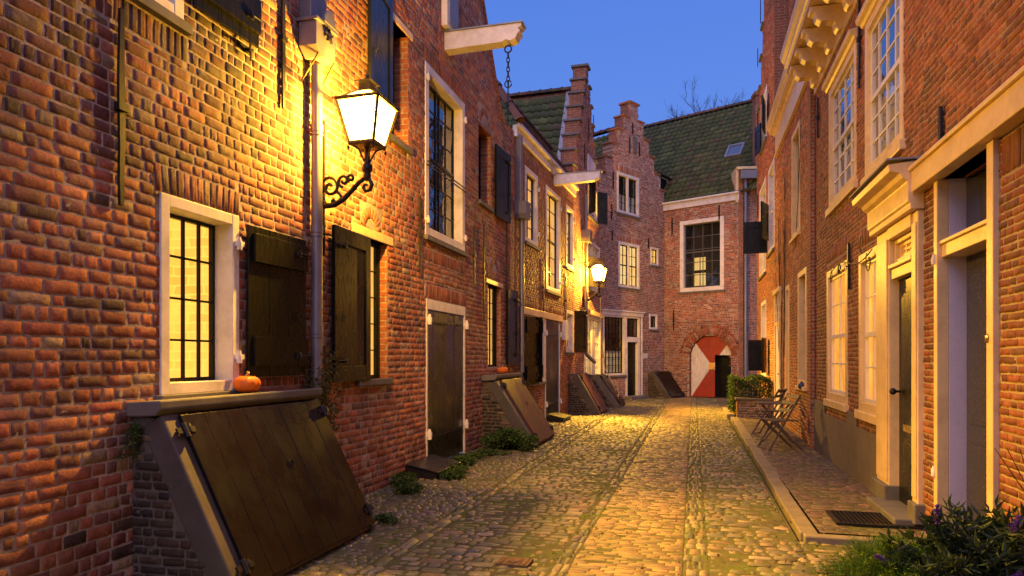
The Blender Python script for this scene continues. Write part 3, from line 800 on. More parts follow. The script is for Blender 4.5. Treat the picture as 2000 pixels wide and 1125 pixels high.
holes.append(w); ex += arch_ring((w[0] + w[1]) / 2, w[3] + .22, .17, .11, .15, math.pi - .15, .055); bh.append((w[0] + .1, w[1] - .1, w[3] + .25, w[3] + .5))
shutter(t, FL, FL.u(986), .62, w[2] + .03, w[3], 1, 4, 'panel', label='dark shutter between lit slit window and drainpipe')
# wide plank door
u0, u1 = FL.u(832), FL.u(908); hT = FL.h(832, 583)
holes.append((u0, u1, 0.0, hT)); ex += soldiers(u0 - .05, u1 + .05, hT + .01, .2); bh.append((u0 - .05, u1 + .05, hT, hT + .22))
b = MB(); b.box(FL, u0, u0 + .05, 0, hT, .01, -.14); b.box(FL, u1 - .05, u1, 0, hT, .01, -.14); b.box(FL, u0 + .05, u1 - .05, hT - .14, hT, .008, -.138)
dr = t.part('door_frame', b, M['white'], bevel=.004)
b = MB(); n = 7; wd = (u1 - u0 - .10) / n
for i in range(n):
    b.box(FL, u0 + .05 + wd * i + .002, u0 + .05 + wd * (i + 1) - .002, .04, hT - .145, -.005 + random.uniform(-.003, .003), -.05)
dr = t.part('door', b, M['brownwood'], bevel=.003, label='dark brown plank door')
b = MB()
for hh in (hT - .30, .42):
    b.box(FL, u0 + .03, u1 - .12, hh - .016, hh + .016, -.002, .008); 
    for k in range(9): b.lathe(FL.P(u0 + .15 + k * .14, hh, .008), [(.012, -.004), (.008, .006)], 6)
    t.part('strap_hinge', b, M['iron'], dr); b = MB()
for hh in (hT - .28, .47):
    for uu in (u0 + .03, u1 - .03): pintle(t, FL, uu, hh, px=False, s=1.4)
# loft opening near the beam
u0, u1, h0, h1 = FL.u(862), FL.u(884), FL.h(864, 52), FL.h(864, 52) + 1.1
b = MB(); b.box(FL, u0, u1, h0, h1, .0, .09); o = t.part('loft_hatch', b, M['white'], bevel=.005)
b = MB(); b.box(FL, u0 + .06, u1 - .04, h0 + .07, h1 - .06, .091, .11); t.part('hatch_panel', b, M['lead'], o, bevel=.004)
# hoist beam
ub = FL.u(873); b = MB(); h1, h0 = 6.24, 6.00; BF = Fr(FL.P(ub, 0, 0), FL.N, ZZ, FL.U)
pr = [(-.1, h0 - .02), (.86, h0 + .0), (.92, h0 + .03), (.98, h0 + .0), (1.06, h0 + .03), (1.09, h0 + .09), (1.13, h0 + .13), (1.10, h0 + .17), (1.15, h0 + .20), (1.15, h1), (-.1, h1)]
b.prism(BF, pr, -.10, .10); o = t.part('hoist_beam', b, M['white'], bevel=.006, label='white painted hoist beam with scrolled end')
b = MB(); b.box(BF, -.1, 1.17, h1, h1 + .018, -.12, .12); t.part('beam_cap', b, M['lead'], o)
b = MB(); ck = BF.P(.93, h0 - .0, 0)
b.tube([ck + BF.U * .05 * math.cos(a) + ZZ * (-.07 + .05 * math.sin(a)) for a in np.linspace(0, 2 * math.pi, 17)], .011, 6)
zc = -.115
for k in range(7):
    D = BF.U if k % 2 else BF.N; L = .062
    pts = [ck + D * (.021 * math.cos(a)) + ZZ * (zc - L / 2 - .012 + (.045 * math.sin(a))) for a in np.linspace(0, 2 * math.pi, 13)]
    b.tube(pts, .0075, 6); zc -= .068
for r in (.05,):
    b.tube([ck + BF.U * r * math.cos(a) + ZZ * (zc + .02 + r * math.sin(a)) for a in np.linspace(.4, 2 * math.pi, 14)], .009, 6)
solo('hoist_chain', b, M['iron'], 'black iron chain with hook hanging from the white hoist beam', 'chain', loc=ck)
for x, a, c in ((628, 235, 500), (818, 384, 534), (924, 440, 558), (943, 438, 626), (988, 430, 640), (990, 165, 245)): anchor(t, FL, x, a, c, w=.032)
ubk = [sE + .1 * i for i in range(int((sF - sE) / .1) + 1)]
hbk = [5.2 + .1 * i for i in range(48)]
def stain1(u, h): return 1 - .35 * max(0, mnoise.noise(Vector((u * .7, h * .8, 9)))) - (.12 if h < .5 else 0)
make_wall(t, FL, sE, sF, 9.9, top1, holes, 'orange', .073, .20, .009, nx=6, ny=4, rough=.0020, bholes=bh, extra=ex, ub=ubk, hb=hbk, stain=stain1, tilt=.014, depth=.0055, inset=.006, jv=.012, lenvar=.25, hvar=.10, wav=.008)
b = MB()
u = apex
while u < sF - .95:
    pu = u + .2; b.add([FL.P(u, top1(u) - .06, .03), FL.P(pu, top1(pu) - .06, .03), FL.P(pu, top1(pu) + .06, .03), FL.P(u, top1(u) + .06, .03)] + [FL.P(u, top1(u) - .06, -.32), FL.P(pu, top1(pu) - .06, -.32), FL.P(pu, top1(pu) + .06, -.32), FL.P(u, top1(u) + .06, -.32)], [[0, 1, 2, 3], [7, 6, 5, 4], [3, 2, 6, 7], [0, 4, 5, 1], [0, 3, 7, 4], [1, 5, 6, 2]]); u = pu
t.part('coping', b, M['reveal'])
# drainpipe with ornate hopper between house 0 and 1
o, up, hb = pipe(t, FL, 603, 130, 758, r=.052, d=.085)
b = MB(); Fh = FL; u0, u1 = FL.u(566), FL.u(630)
hA, hB = FL.h(600, 118), FL.h(600, 60)
b.prism(Fh, [(up - .20, hA + .06), (up - .10, hA - .02), (up + .08, hA - .02), (up + .14, hA + .06), (up + .14, hB), (up - .20, hB)], .02, .20)
b.box(Fh, up - .22, up + .16, hB, hB + .03, .0, .22)
b.prism(Fh, [(up + .10 * math.cos(a) - .0, hB + .03 + .14 * math.sin(a)) for a in np.linspace(0, math.pi, 13)], .195, .23)
b.box(Fh, up - .16, up + .12, hB + .03, 5.4, .0, .12)
hp = t.part('rain_hopper', b, M['zinc'], o, bevel=.005)
b = MB(); c = (up - .02, (hA + hB) / 2 + .06); pl = []
for i in range(10):
    a = math.pi / 2 + i * math.pi / 5; r = .065 if i % 2 == 0 else .026; pl.append((c[0] + r * math.cos(a), c[1] + r * math.sin(a)))
b.prism(Fh, pl, .215, .24); t.part('star_ornament', b, M['iron'], o)
b = MB()
for sg in (-1, 1): b = MB(); b.bar(Fh.P(up + sg * .13, hA + .02, .19), Fh.P(up + sg * .15, hA - .25, .01), .012); t.part('hopper_bracket', b, M['lantern'], o)

# ================================================================== LANTERNS
def lantern(F, x, y, reach, label, energy, cs=1.0):
    u = F.u(x); hw = F.h(x, y)
    A = Fr(F.P(u, hw, 0), F.N, ZZ, F.U)         # u out of the wall, h up from the bracket's root
    t = Thing('wall_lantern', A.P(0, 0, 0), label, 'street lamp', 'wall lanterns on scrolled brackets')
    b = MB()
    b.box(F, u - .022, u + .022, hw - .35, hw + .28, .005, .03)
    arm = [(0.0, -.12), (.08, -.155), (.17, -.15), (.27, -.10), (.36, -.02), (.43, .05), (.49, .085), (.54, .07), (.565, .02), (.545, -.03), (.50, -.04), (.475, -.005), (.49, .025), (.515, .02)]
    k = reach / .515
    b.tube([A.P(p[0] * k, p[1], 0) for p in arm], [.030, .029, .028, .026, .024, .023, .022, .021, .020, .018, .017, .016, .015, .014], 8)
    def spiral(cx, cy, r0, r1, a0, a1, th):
        b.tube([A.P((cx + (r0 + (r1 - r0) * q) * math.cos(a0 + (a1 - a0) * q)) * k, cy + (r0 + (r1 - r0) * q) * math.sin(a0 + (a1 - a0) * q), 0) for q in np.linspace(0, 1, 26)], th, 7)
    spiral(.125, .02, .115, .018, math.radians(200), math.radians(-330), .017)
    b.tube([A.P(0, -.02, 0), A.P(.03 * k, .02, 0), A.P(.06 * k, .11, 0)], .012, 7)
    spiral(.27, .075, .062, .012, math.radians(260), math.radians(-200), .015)
    spiral(.345, .095, .040, .010, math.radians(240), math.radians(-200), .014)
    spiral(.385, .00, .028, .008, math.radians(100), math.radians(480), .009)
    b.tube([A.P(.20 * k, -.02, 0), A.P(.235 * k, -.06, 0), A.P(.26 * k, -.11, 0)], .014, 6)
    for q in (.06, .16, .24): b.lathe(A.P(q * k, -.13 + q * .1, 0), [(.004, -.03), (.024, -.01), (.026, .01), (.004, .03)], 8)
    b.lathe(A.P(0.02, -.10, 0), [(.02, -.07), (.045, -.03), (.05, 0), (.04, .04), (.015, .08)], 10)
    t.part('bracket', b, M['iron'])
    C = A.P(reach, 0, 0)
    b = MB(); b.lathe(C, [(.018, .06), (.035, .085), (.04, .11), (.03, .13), (.05, .15), (.052, .20), (.034, .22), (.026, .30), (.03, .36), (.06, .385)], 14)
    for i in range(4):
        a = math.atan2(A.U[1], A.U[0]) + math.pi / 2 * i + math.pi / 4; D = np.array([math.cos(a), math.sin(a), 0])
        b.tube([C + ZZ * .24 + D * .03, C + ZZ * .29 + D * .05, C + ZZ * .35 + D * .085, C + ZZ * .385 + D * .15, C + ZZ * .375 + D * .178], .009, 6)
        b.lathe(C + ZZ * .345 + D * .18, [(.004, -.02), (.014, 0), (.004, .02)], 7)
    t.part('lantern_foot', b, M['iron'])
    rot = math.atan2(A.U[1], A.U[0]) + math.pi / 4
    rb, rt, hb_, ht = .175, .30, .395, .78       # half diagonals and heights of the glass box
    b = MB()
    cb = [C + ZZ * hb_ + rb * np.array([math.cos(rot + i * math.pi / 2), math.sin(rot + i * math.pi / 2), 0]) for i in range(4)]
    ct = [C + ZZ * ht + rt * np.array([math.cos(rot + i * math.pi / 2), math.sin(rot + i * math.pi / 2), 0]) for i in range(4)]
    cc = [C + ZZ * (ht + .11) + .10 * np.array([math.cos(rot + i * math.pi / 2), math.sin(rot + i * math.pi / 2), 0]) for i in range(4)]
    for i in range(4):
        j = (i + 1) % 4
        b.bar(cb[i], ct[i], .026); b.bar(cb[i], cb[j], .026); b.bar(ct[i], ct[j], .030); b.bar(ct[i], cc[i], .018)
    b.lathe(C, [(rb * .95, hb_ - .02), (rb * .95, hb_ - .008)], 4, smooth=False, rot=rot)
    b.lathe(C, [(rt + .035, ht + .004), (rt + .035, ht + .016), (rt - .02, ht + .022)], 4, smooth=False, rot=rot) if False else None
    for i in range(4):
        j = (i + 1) % 4; D = lambda p: p + (p - C - ZZ * (p[2] - C[2])) * .13
        b.add([ct[i], ct[j], D(ct[j]), D(ct[i]), ct[i] + ZZ * .02, ct[j] + ZZ * .02, D(ct[j]) + ZZ * .012, D(ct[i]) + ZZ * .012], [[0, 1, 2, 3], [7, 6, 5, 4], [0, 4, 5, 1], [3, 2, 6, 7], [0, 3, 7, 4], [1, 5, 6, 2]])
    b.lathe(C, [(.115, ht + .105), (.115, ht + .115), (.085, ht + .12), (.085, ht + .19), (.13, ht + .195), (.13, ht + .205), (.03, ht + .235), (.02, ht + .25)], 4, smooth=False, rot=rot)
    b.lathe(C, [(.01, ht + .245), (.026, ht + .265), (.01, ht + .29)], 10)
    t.part('lantern_frame', b, M['lantern'], bevel=.002)
    b = MB()
    for i in range(4):
        j = (i + 1) % 4; b.poly([cb[i], cb[j], ct[j], ct[i]])
        b.poly([ct[i], ct[j], cc[j], cc[i]])
    t.part('lantern_glass', b, M['lamp_glass'])
    b = MB(); b.lathe(C, [(.012, ht - .20), (.04, ht - .16), (.045, ht - .08), (.012, ht - .03)], 12); t.part('lamp_bulb', b, M['bulb'])
    L = bpy.data.lights.new('lantern_light', 'POINT'); L.energy = energy; L.color = (1.0, .50, .04); L.shadow_soft_size = .05
    lo = bpy.data.objects.new('lantern_light', L); link(lo, t.o); lo.location = tuple(C + ZZ * (ht - .12) - t.loc)
    S = bpy.data.lights.new('lantern_spot', 'SPOT'); S.energy = energy * 4.4; S.color = L.color; S.shadow_soft_size = .05; S.spot_size = math.radians(104); S.spot_blend = .9
    so = bpy.data.objects.new('lantern_spot', S); link(so, t.o); so.location = lo.location
    so.rotation_euler = Vector(tuple(F.N * .50 - ZZ * 1.0 - F.U * .28)).to_track_quat('-Z', 'Y').to_euler()
    return t

m, nt, out = newmat('lamp_glass'); g = NT(nt)
em = g.n('ShaderNodeEmission', inp={'Color': (1, .74, .22, 1), 'Strength': 4.0}); tr = g.n('ShaderNodeBsdfTransparent')
mx = g.n('ShaderNodeAddShader', inp={0: em.outputs[0], 1: tr.outputs[0]}); g.l(mx.outputs[0], out.inputs[0]); M['lamp_glass'] = m
m, nt, out = newmat('bulb'); g = NT(nt); em = g.n('ShaderNodeEmission', inp={'Color': (1, .8, .4, 1), 'Strength': 14.0})
tr = g.n('ShaderNodeBsdfTransparent'); mx = g.n('ShaderNodeAddShader', inp={0: em.outputs[0], 1: tr.outputs[0]}); g.l(mx.outputs[0], out.inputs[0]); M['bulb'] = m
lantern(FL, 622, 372, .515, 'big glowing yellow wall lantern on a scrolled bracket beside the grey drainpipe', 620)
lantern(F3, 1139, 577, .46, 'smaller glowing wall lantern far down the street in front of a brown shutter', 1100)

# ================================================================== CELLAR HATCHES, PUMPKINS, LIDS
def cellar_hatch(F, s0, s1, out_top, out_bot, ht, label, mat='hatch', cw=.15, cwr=.09, reach_h=.02, planks=8, stone='stone_dark', cheek_mat=True, group=None, slab=True):
    t = Thing('cellar_hatch', F.P((s0 + s1) / 2, 0, out_bot / 2), label, 'cellar hatch', group)
    A = Fr(F.P(0, 0, 0), F.N, ZZ, -F.U)      # u out of the wall; d = -s
    sl = ht - .10
    if slab:
        b = MB(); b.prism(A, [(0, ht - .015), (out_top + .05, ht), (out_top + .05, ht - .06), (out_top + .01, ht - .10), (0, ht - .11)], -s0 + .05, -s1 - .02)
        t.part('lintel_slab', b, M['stone'], bevel=.012, label='moulded stone slab over the hatch')
    # cheeks of brick
    for a, c in ((s0, s0 + .2), (s1 - .18, s1)):
        b = MB(); b.prism(A, [(0, 0), (out_bot - .05, 0), (out_top - .05, sl - .02), (0, sl)], -a - .012, -c)
        ck = t.part('cheek', b, M['mortar_dark'])
        if a == s0 and cheek_mat:
            G = Fr(F.P(s0, 0, 0), F.N, ZZ, -F.U)
            top = lambda u: (sl if u + .12 < out_top - .05 else sl * (out_bot - .05 - u - .12) / (out_bot - out_top) ) - .04
            B = courses(0, out_bot, 0, top, sl, [], .06, .18, .012)
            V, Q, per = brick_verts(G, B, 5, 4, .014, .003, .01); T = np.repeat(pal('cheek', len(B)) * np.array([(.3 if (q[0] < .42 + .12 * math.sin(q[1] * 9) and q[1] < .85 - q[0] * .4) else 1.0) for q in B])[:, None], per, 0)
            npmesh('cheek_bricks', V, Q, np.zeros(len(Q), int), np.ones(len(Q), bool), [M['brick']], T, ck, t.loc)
    # sloping frame: local plane
    P0 = F.P(0, sl, out_top); P1 = F.P(0, reach_h, out_bot); V_ = P1 - P0; L = np.linalg.norm(V_); N_ = np.cross(F.U, V_); N_ /= np.linalg.norm(N_)
    if N_[2] < 0: N_ = -N_
    S = Fr(P0, F.U, V_, N_)
    for q in ((s0, s0 + cw, 0, L, -.16, .02), (s1 - cwr, s1, 0, L, -.16, .018), (s0 + cw, s1 - cwr, L - .06, L, -.14, .0)):
        b = MB(); b.box(S, *q); t.part('coping', b, M[stone], bevel=.012)
    b = MB(); n = planks; w = (s1 - cwr - s0 - cw + .06) / n
    for i in range(n):
        k = random.uniform(-.002, .002)
        b.box(S, s0 + cw - .03 + w * i + .002, s0 + cw - .03 + w * (i + 1) - .002, .03, L - .03, .022 + k, .05 + k)
    d = t.part('hatch_door', b, M[mat], bevel=.003)
    b = MB()
    for hh in (.14, L - .16):
        for ss, sg in ((s0 + cw - .03, 1), (s1 - cwr + .03, -1)):
            b = MB(); b.box(S, ss - .09, ss + .07, hh - .02, hh + .02, .045, .06); b.tube([S.P(ss - .02, hh - .05, .06), S.P(ss - .02, hh + .05, .06)], .018, 8)
            b.lathe(S.P(ss + .01, hh, .06), [(.03, -.01), (.02, .02), (.004, .04)], 7)
            t.part('hatch_hinge', b, M['iron'], d)
    b = MB(); c0 = S.P((s0 + s1) / 2 + .1, L * .42, .052)
    b.tube([c0 + S.U * .03 * math.cos(a) + S.V * .03 * math.sin(a) for a in np.linspace(0, 2 * math.pi, 13)], .005, 6); t.part('ring_pull', b, M['iron'], d)
    return t
GH = 'sloping cellar hatches against the left fronts'
cellar_hatch(FL, 3.62, 5.50, .21, .79, 1.235, 'big dark plank cellar hatch nearest the camera with a pumpkin on its slab', group=GH)
cellar_hatch(FL, 11.15, 12.80, .22, .93, 1.225, 'worn reddish cellar hatch with small pumpkin on its slab beyond the green plants', mat='hatch_red', planks=5, cw=.26, group=GH)
s3 = F2.u(1108); cellar_hatch(F2, s3 + .1, s3 + 1.35, .22, .85, 1.2, 'brown cellar hatch third along the left side below the projecting shutter', mat='hatch_red', planks=4, cw=.2, slab=False, group=GH)
s4 = F3.u(1150); cellar_hatch(F3, s4, s4 + 1.2, .25, .95, 1.1, 'grey stone cheeked cellar hatch under the far lantern', planks=4, group=GH, slab=False, stone='stone')
s5 = FB.u(1262); cellar_hatch(FB, s5 + .1, s5 + 1.25, .22, .95, 1.1, 'black tilted cellar hatch beside the red and white arched gate', mat='hatch', planks=4, group=GH, slab=False)
# flat lids
def lid(F, s, out, w, d, label):
    t = Thing('flat_cellar_hatch', F.P(s, 0, out), label, 'cellar lid', 'low black lids at the wall foot')
    A = Fr(F.P(s, 0, 0), F.N, ZZ, -F.U); b = MB()
    b.prism(A, [(.0, 0), (out, 0), (out, .07), (.0, .16)], -w / 2, w / 2); t.part('lid_box', b, M['iron'], bevel=.006)
    P0 = F.P(s, .165, .02); P1 = F.P(s, .078, out + .03); V_ = P1 - P0; L = np.linalg.norm(V_); N_ = np.cross(F.U, V_); N_ = N_ if N_[2] > 0 else -N_
    S = Fr(P0, F.U, V_, N_); b = MB()
    for i in range(3): b.box(S, -w / 2 - .02 + (w + .04) * i / 3 + .003, -w / 2 - .02 + (w + .04) * (i + 1) / 3 - .003, 0, L, 0, .018)
    t.part('lid_plate', b, M['lid'], bevel=.003)
M['lid'] = mat_flat('black_lid_paint', (.02, .02, .022), .3, .2, .15, 8, .5, (.07, .05, .03), .4)
lid(FL, 8.35, .42, .85, .4, 'low black cellar lid among weeds in front of the wide plank door')
lid(F2, F2.u(1076), .4, .8, .4, 'smaller low black lid beyond the second cellar hatch')

def pumpkin(P, r, label):
    t = Thing('pumpkin', P, label, 'pumpkin', 'pumpkins on the hatch slabs'); b = MB(); n = 60; prof = []
    V = []; K = 17
    for i in range(K):
        a = math.pi * i / (K - 1) - math.pi / 2; 
        for j in range(n):
            th = 2 * math.pi * j / n; lob = 1 - .12 * abs(math.sin(th * 5.5)) ** .6 * math.cos(a) ** .4 if math.cos(a) > .001 else 1
            rr = r * (max(0, math.cos(a)) ** .75) * lob * (1 + .02 * math.sin(3 * th)); z = r * .62 * (1 + math.sin(a)) - (.16 * r if i == K - 1 else (.07 * r if i == K - 2 else 0)) * 1
            V.append(np.array(P) + np.array([rr * math.cos(th), rr * math.sin(th), z]))
    b.add(V, [[i * n + j, i * n + (j + 1) % n, (i + 1) * n + (j + 1) % n, (i + 1) * n + j] for i in range(K - 1) for j in range(n)], 0, True)
    t.part('pumpkin_skin', b, M['pumpkin'])
    b = MB(); Q = np.array(P) + ZZ * r * 1.12; b.tube([Q, Q + ZZ * r * .2 + VD * .02 * r, Q + ZZ * r * .36 + VD * .14 * r], [r * .22, r * .10, r * .12], 8); t.part('stalk', b, M['stem'])
pumpkin(FL.P(FL.u(440) + .10, 1.232, .12), .108, 'large orange pumpkin on the near stone slab below the lit window')
pumpkin(FL.P(11.98, 1.223, .13), .10, 'small orange pumpkin on the slab of the second hatch')

# ================================================================== ROOFS
def tiles(t, o, A, S, W, L, tw=.23, tl=.30, clip=None, palette='tile', mat='tile', name='roof', amp=.028, under=True):
    """pantile roof: o lower left corner, A across, S up the slope"""
    A = np.array(A, float); A /= np.linalg.norm(A); S = np.array(S, float); S /= np.linalg.norm(S); N = np.cross(A, S)
    if N[2] < 0: N = -N
    nxp = 7; V = []; Q = []; T = []; xs = np.linspace(0, 1.06, nxp)
    prof = amp * np.where(xs < .62, -np.sin(xs / .62 * math.pi) * .75, np.sin((xs - .62) / .44 * math.pi) * 1.05)
    rows = int(L / tl); colsn = int(W / tw); k = 0
    for j in range(rows):
        for i in range(colsn):
            u, l = (i + .5) * tw, (j + .5) * tl
            if clip and not clip(u, l): continue
            c = pal(palette, 1)[0]; dz = random.gauss(0, .004); du = random.gauss(0, .005); dl = random.gauss(0, .008)
            for (yy, zz) in ((dl, .012), (dl, .042), (tl * 1.08 + dl, .006)):
                for x, p in zip(xs, prof):
                    V.append(o + A * ((i + x) * tw + du) + S * (j * tl + yy) + N * (p + zz + dz)); T.append(c)
            for r in range(2):
                for q in range(nxp - 1):
                    a = k + r * nxp + q; Q.append([a, a + 1, a + nxp + 1, a + nxp])
            k += 3 * nxp
    ob = npmesh(name, np.array(V), np.array(Q), np.zeros(len(Q), int), np.ones(len(Q), bool), [M[mat]], np.array(T), t.o, t.loc)
    return ob

def ridge(t, pts, r=.11, name='ridge_tiles', step=.34, par=None, palette='tilered'):
    V = []; Q = []; T = []; k = 0; n = 9
    P = [np.array(p, float) for p in pts]
    for a, b_ in zip(P[:-1], P[1:]):
        D = b_ - a; L = np.linalg.norm(D); D /= L; X = np.cross(D, ZZ); X /= np.linalg.norm(X); Y = np.cross(X, D)
        m = max(1, int(L / step))
        for i in range(m):
            c = pal(palette, 1)[0]
            for q, rr in ((i * L / m, r * 1.12), ((i + .15) * L / m, r * 1.12), ((i + .16) * L / m, r), ((i + 1.02) * L / m, r * .95)):
                for j in range(n):
                    th = math.pi * j / (n - 1); V.append(a + D * q + (X * math.cos(th) + Y * math.sin(th)) * rr); T.append(c)
            for w in range(3):
                for j in range(n - 1):
                    s_ = k + w * n + j; Q.append([s_, s_ + 1, s_ + n + 1, s_ + n])
            k += 4 * n
    return npmesh(name, np.array(V), np.array(Q), np.zeros(len(Q), int), np.ones(len(Q), bool), [M['tile_red']], np.array(T), par or t.o, t.loc)

def step_top(uc, half, base, rise, n, capw):
    """crow-stepped gable outline"""
    sw = (half - capw) / n
    def f(u):
        a = abs(u - uc)
        if a <= capw: return base + rise * (n + 1)
        k = int((a - capw) / sw); return base + rise * (n - k) if k < n else base
    br = [uc - capw, uc + capw] + [uc + sg * (capw + sw * i) for sg in (-1, 1) for i in range(1, n + 1)]
    return f, br, [base + rise * i for i in range(0, n + 2)], sw

def step_caps(t, F, uc, half, base, rise, n, capw, thick=.32, d0=.06, mat='stone'):
    sw = (half - capw) / n; b = MB()
    b.box(F, uc - capw - .06, uc + capw + .06, base + rise * (n + 1), base + rise * (n + 1) + .07, d0, -thick - .05)
    t.part('step_cap', b, M[mat], bevel=.008)
    for i in range(n):
        z = base + rise * (n - i)
        for sg in (-1, 1):
            a, c = uc + sg * (capw + sw * i), uc + sg * (capw + sw * (i + 1) + .05)
            b = MB(); b.box(F, min(a, c), max(a, c), z, z + .06, d0 - .004, -thick - .04); t.part('step_cap', b, M[mat], bevel=.008)

# ================================================================== LEFT HOUSE 2 (lit tall windows, white eaves)
H2 = Thing('brick_house', F2.P(2.8, 0, 0), 'purple brown brick house with white eaves board and three lit tall windows', 'house')
t = H2; holes = []; ex = []; bh = []
e0, e1 = F2.u(1007), F2.u(1121)
hE = 6.02
for (x0, x1, yt, yb, c, r, lab) in ((1025, 1050, 322, 470, 2, 5, 'lit white framed window nearest of the three under the eaves'), (1066, 1094, 360, 565, 2, 6, 'tallest lit window under the stub beam'), (1105, 1120, 398, 520, 2, 5, 'lit narrow window furthest under the eaves')):
    w = window(t, F2, x0, x1, yt, yb, xr=x0, cols=c, rows=r, fw=.10, inset=.08, lit='lit_warm', rails=(.5,), bar=.016, sm='green', label=lab)
    holes.append(w); ex += soldiers(w[0] - .05, w[1] + .05, w[3] + .01, .18); bh.append((w[0] - .05, w[1] + .05, w[3], w[3] + .19))
    pintle(t, F2, w[1] - .02, w[3] - .3, px=False); pintle(t, F2, w[1] - .02, w[2] + .3, px=False)
w = window(t, F2, 1105, 1119, 604, 688, xr=1105, cols=2, rows=4, fw=.10, inset=.10, lit=None, fm='white', sm='white', behind=.9, label='white framed ground floor window with net curtain')
holes.append(w); shutter(t, F2, w[1] + .02, .38, w[2], w[3] + .02, 1, 50, 'panel', mat='brownwood', label='brown shutter standing out from the wall below the far lantern')
# ground floor bay: lintel, shuttered window, door
uL, uR = F2.u(1014), F2.u(1096); hl = F2.h(1054, 616)
b = MB(); b.box(F2, uL, uR, hl - .05, hl + .10, .05, -.1); t.part('lintel', b, M['cream'], bevel=.006)
ex += soldiers(uL, uR + .1, hl + .11, .16); bh.append((uL, uR + .1, hl + .1, hl + .27))
w = window(t, F2, F2.u(1018), F2.u(1063), hl - .05, F2.h(1060, 745), px=False, cols=3, rows=4, fw=.10, inset=.13, lit=None, sm='green', behind=.95, label='window behind dark shutters under the cream lintel')
holes.append(w)
shutter(t, F2, w[0] + .02, .60, w[2] - .02, w[3] - .04, 1, 14, 'ledge', label='nearer dark shutter leaf under the cream lintel', off=.05)
shutter(t, F2, w[0] + .78, .34, w[2] + .02, w[3] - .04, -1, 52, 'ledge', label='farther dark shutter leaf standing ajar', off=.02, iron=False)
u0, u1 = F2.u(1064), F2.u(1093); holes.append((u0, u1, 0, hl - .05))
b = MB(); b.box(F2, u0, u0 + .07, 0, hl - .05, .012, -.15); b.box(F2, u1 - .07, u1, 0, hl - .05, .012, -.15); t.part('door_frame', b, M['white'], bevel=.004)
b = MB(); n = 5; wd = (u1 - u0 - .14) / n
for i in range(n): b.box(F2, u0 + .07 + wd * i + .002, u0 + .07 + wd * (i + 1) - .002, .03, hl - .06, -.01 + random.uniform(-.003, .003), -.06)
d = t.part('door', b, M['brownwood'], bevel=.003)
b = MB()
for hh in (.4, hl - .4): b = MB(); b.box(F2, u0 + .04, u1 - .15, hh - .016, hh + .016, -.008, .006); t.part('strap_hinge', b, M['iron'], d)
for hh in (.42, hl - .38):
    for uu in (u0 + .03, u1 - .03): pintle(t, F2, uu, hh, px=False, s=1.3)
b = MB(); b.box(F2, F2.u(1097), F2.u(1103), F2.h(1100, 664), F2.h(1100, 626), 0, .1); t.part('meter_box', b, M['box_white'], bevel=.006)
for x, a, c in ((1060, 508, 615), (1104, 535, 640)): anchor(t, F2, x, a, c, w=.035)
b = MB(); b.box(F2, e0 - .05, e1 + .1, hE - .02, hE + .22, .05, -.05); b.box(F2, e0 - .05, e1 + .1, hE + .16, hE + .24, .13, .05); t.part('eaves_board', b, M['white'], bevel=.008)
ub = F2.u(1083); BF = Fr(F2.P(ub, 0, 0), F2.N, ZZ, F2.U); z0 = F2.h(1083, 363)
b = MB(); b.prism(BF, [(-.1, z0), (1.0, z0 + .04), (1.14, z0 + .10), (1.16, z0 + .26), (-.1, z0 + .26)], -.09, .09); o = t.part('hoist_beam', b, M['white'], bevel=.006, label='short plain cream hoist beam')
b = MB(); b.box(BF, -.1, 1.18, z0 + .26, z0 + .275, -.11, .11); t.part('beam_cap', b, M['lead'], o)
def stain2(u, h): return 1 - .2 * max(0, mnoise.noise(Vector((u * .7, h * .8, 19))))
make_wall(t, F2, e0, e1, hE, None, holes, 'purple', .056, .19, .009, nx=4, ny=4, rough=.0018, bholes=bh, extra=ex, mats=('brick_fine', 'mortar_fine', 'reveal'), stain=stain2, depth=.006, inset=.005)
UP = F2.N * -.62 + ZZ * .95
tiles(t, F2.P(e0 - .25, hE + .24, .06), F2.U, UP, e1 - e0 + .2, 1.15, palette='tilered', mat='tile_red')
ridge(t, [F2.P(e0 - .2, hE + .20, .12), F2.P(e0 - .15, hE + .20, .12) + UP * 1.15], .13, name='verge_tiles')
ridge(t, [F2.P(e0 - .3, hE + .22, .06) + UP * 1.13, F2.P(e1 + .1, hE + .22, .06) + UP * 1.13], .09)
o, up, hb = pipe(t, F2, 1010, 425, 727, r=.05, d=.10)
b = MB(); b.prism(F2, [(up - .13, hb - .05), (up + .13, hb - .05), (up + .17, hb + .05), (up + .17, hb + .30), (up - .17, hb + .30), (up - .17, hb + .05)], .0, .24); b.box(F2, up - .07, up + .07, hb + .3, 6.05, 0, .1)
t.part('rain_hopper', b, M['zinc'], o, bevel=.006)

# ================================================================== HOUSE 3 (narrow stepped gable, white shutters)
L3 = float(np.linalg.norm([1.2, 3.85])); uc = F3.u(1147.5); base, rise, n = 6.35, .50, 7
half = L3 / 2 + .05
f3, br, hbk, sw = step_top(uc, half, base, rise, n, .16)
H3 = Thing('stepped_gable_house', F3.P(uc, 0, 0), 'narrow stepped gable house seen edge on behind the far lantern, white lit shop front', 'house')
t = H3; holes = []; ex = []
w = window(t, F3, 1140, 1173, 612, 742, xr=1140, cols=8, rows=7, fw=.09, inset=.08, lit='lit_pale', mull=(.5,), rails=(.58,), bar=.022, sm='white', label='lit white lattice shop front', sill=False)
holes.append(w)
b = MB(); b.box(F3, w[0] - .1, w[1] + .1, w[3], w[3] + .14, .12, -.05); t.part('shop_cornice', b, M['cream'], bevel=.01)
b = MB(); b.box(F3, w[0] + 1.2, w[0] + 1.75, .25, w[2] + 1.5, -.03, .03); t.part('door', b, M['white'], bevel=.01)
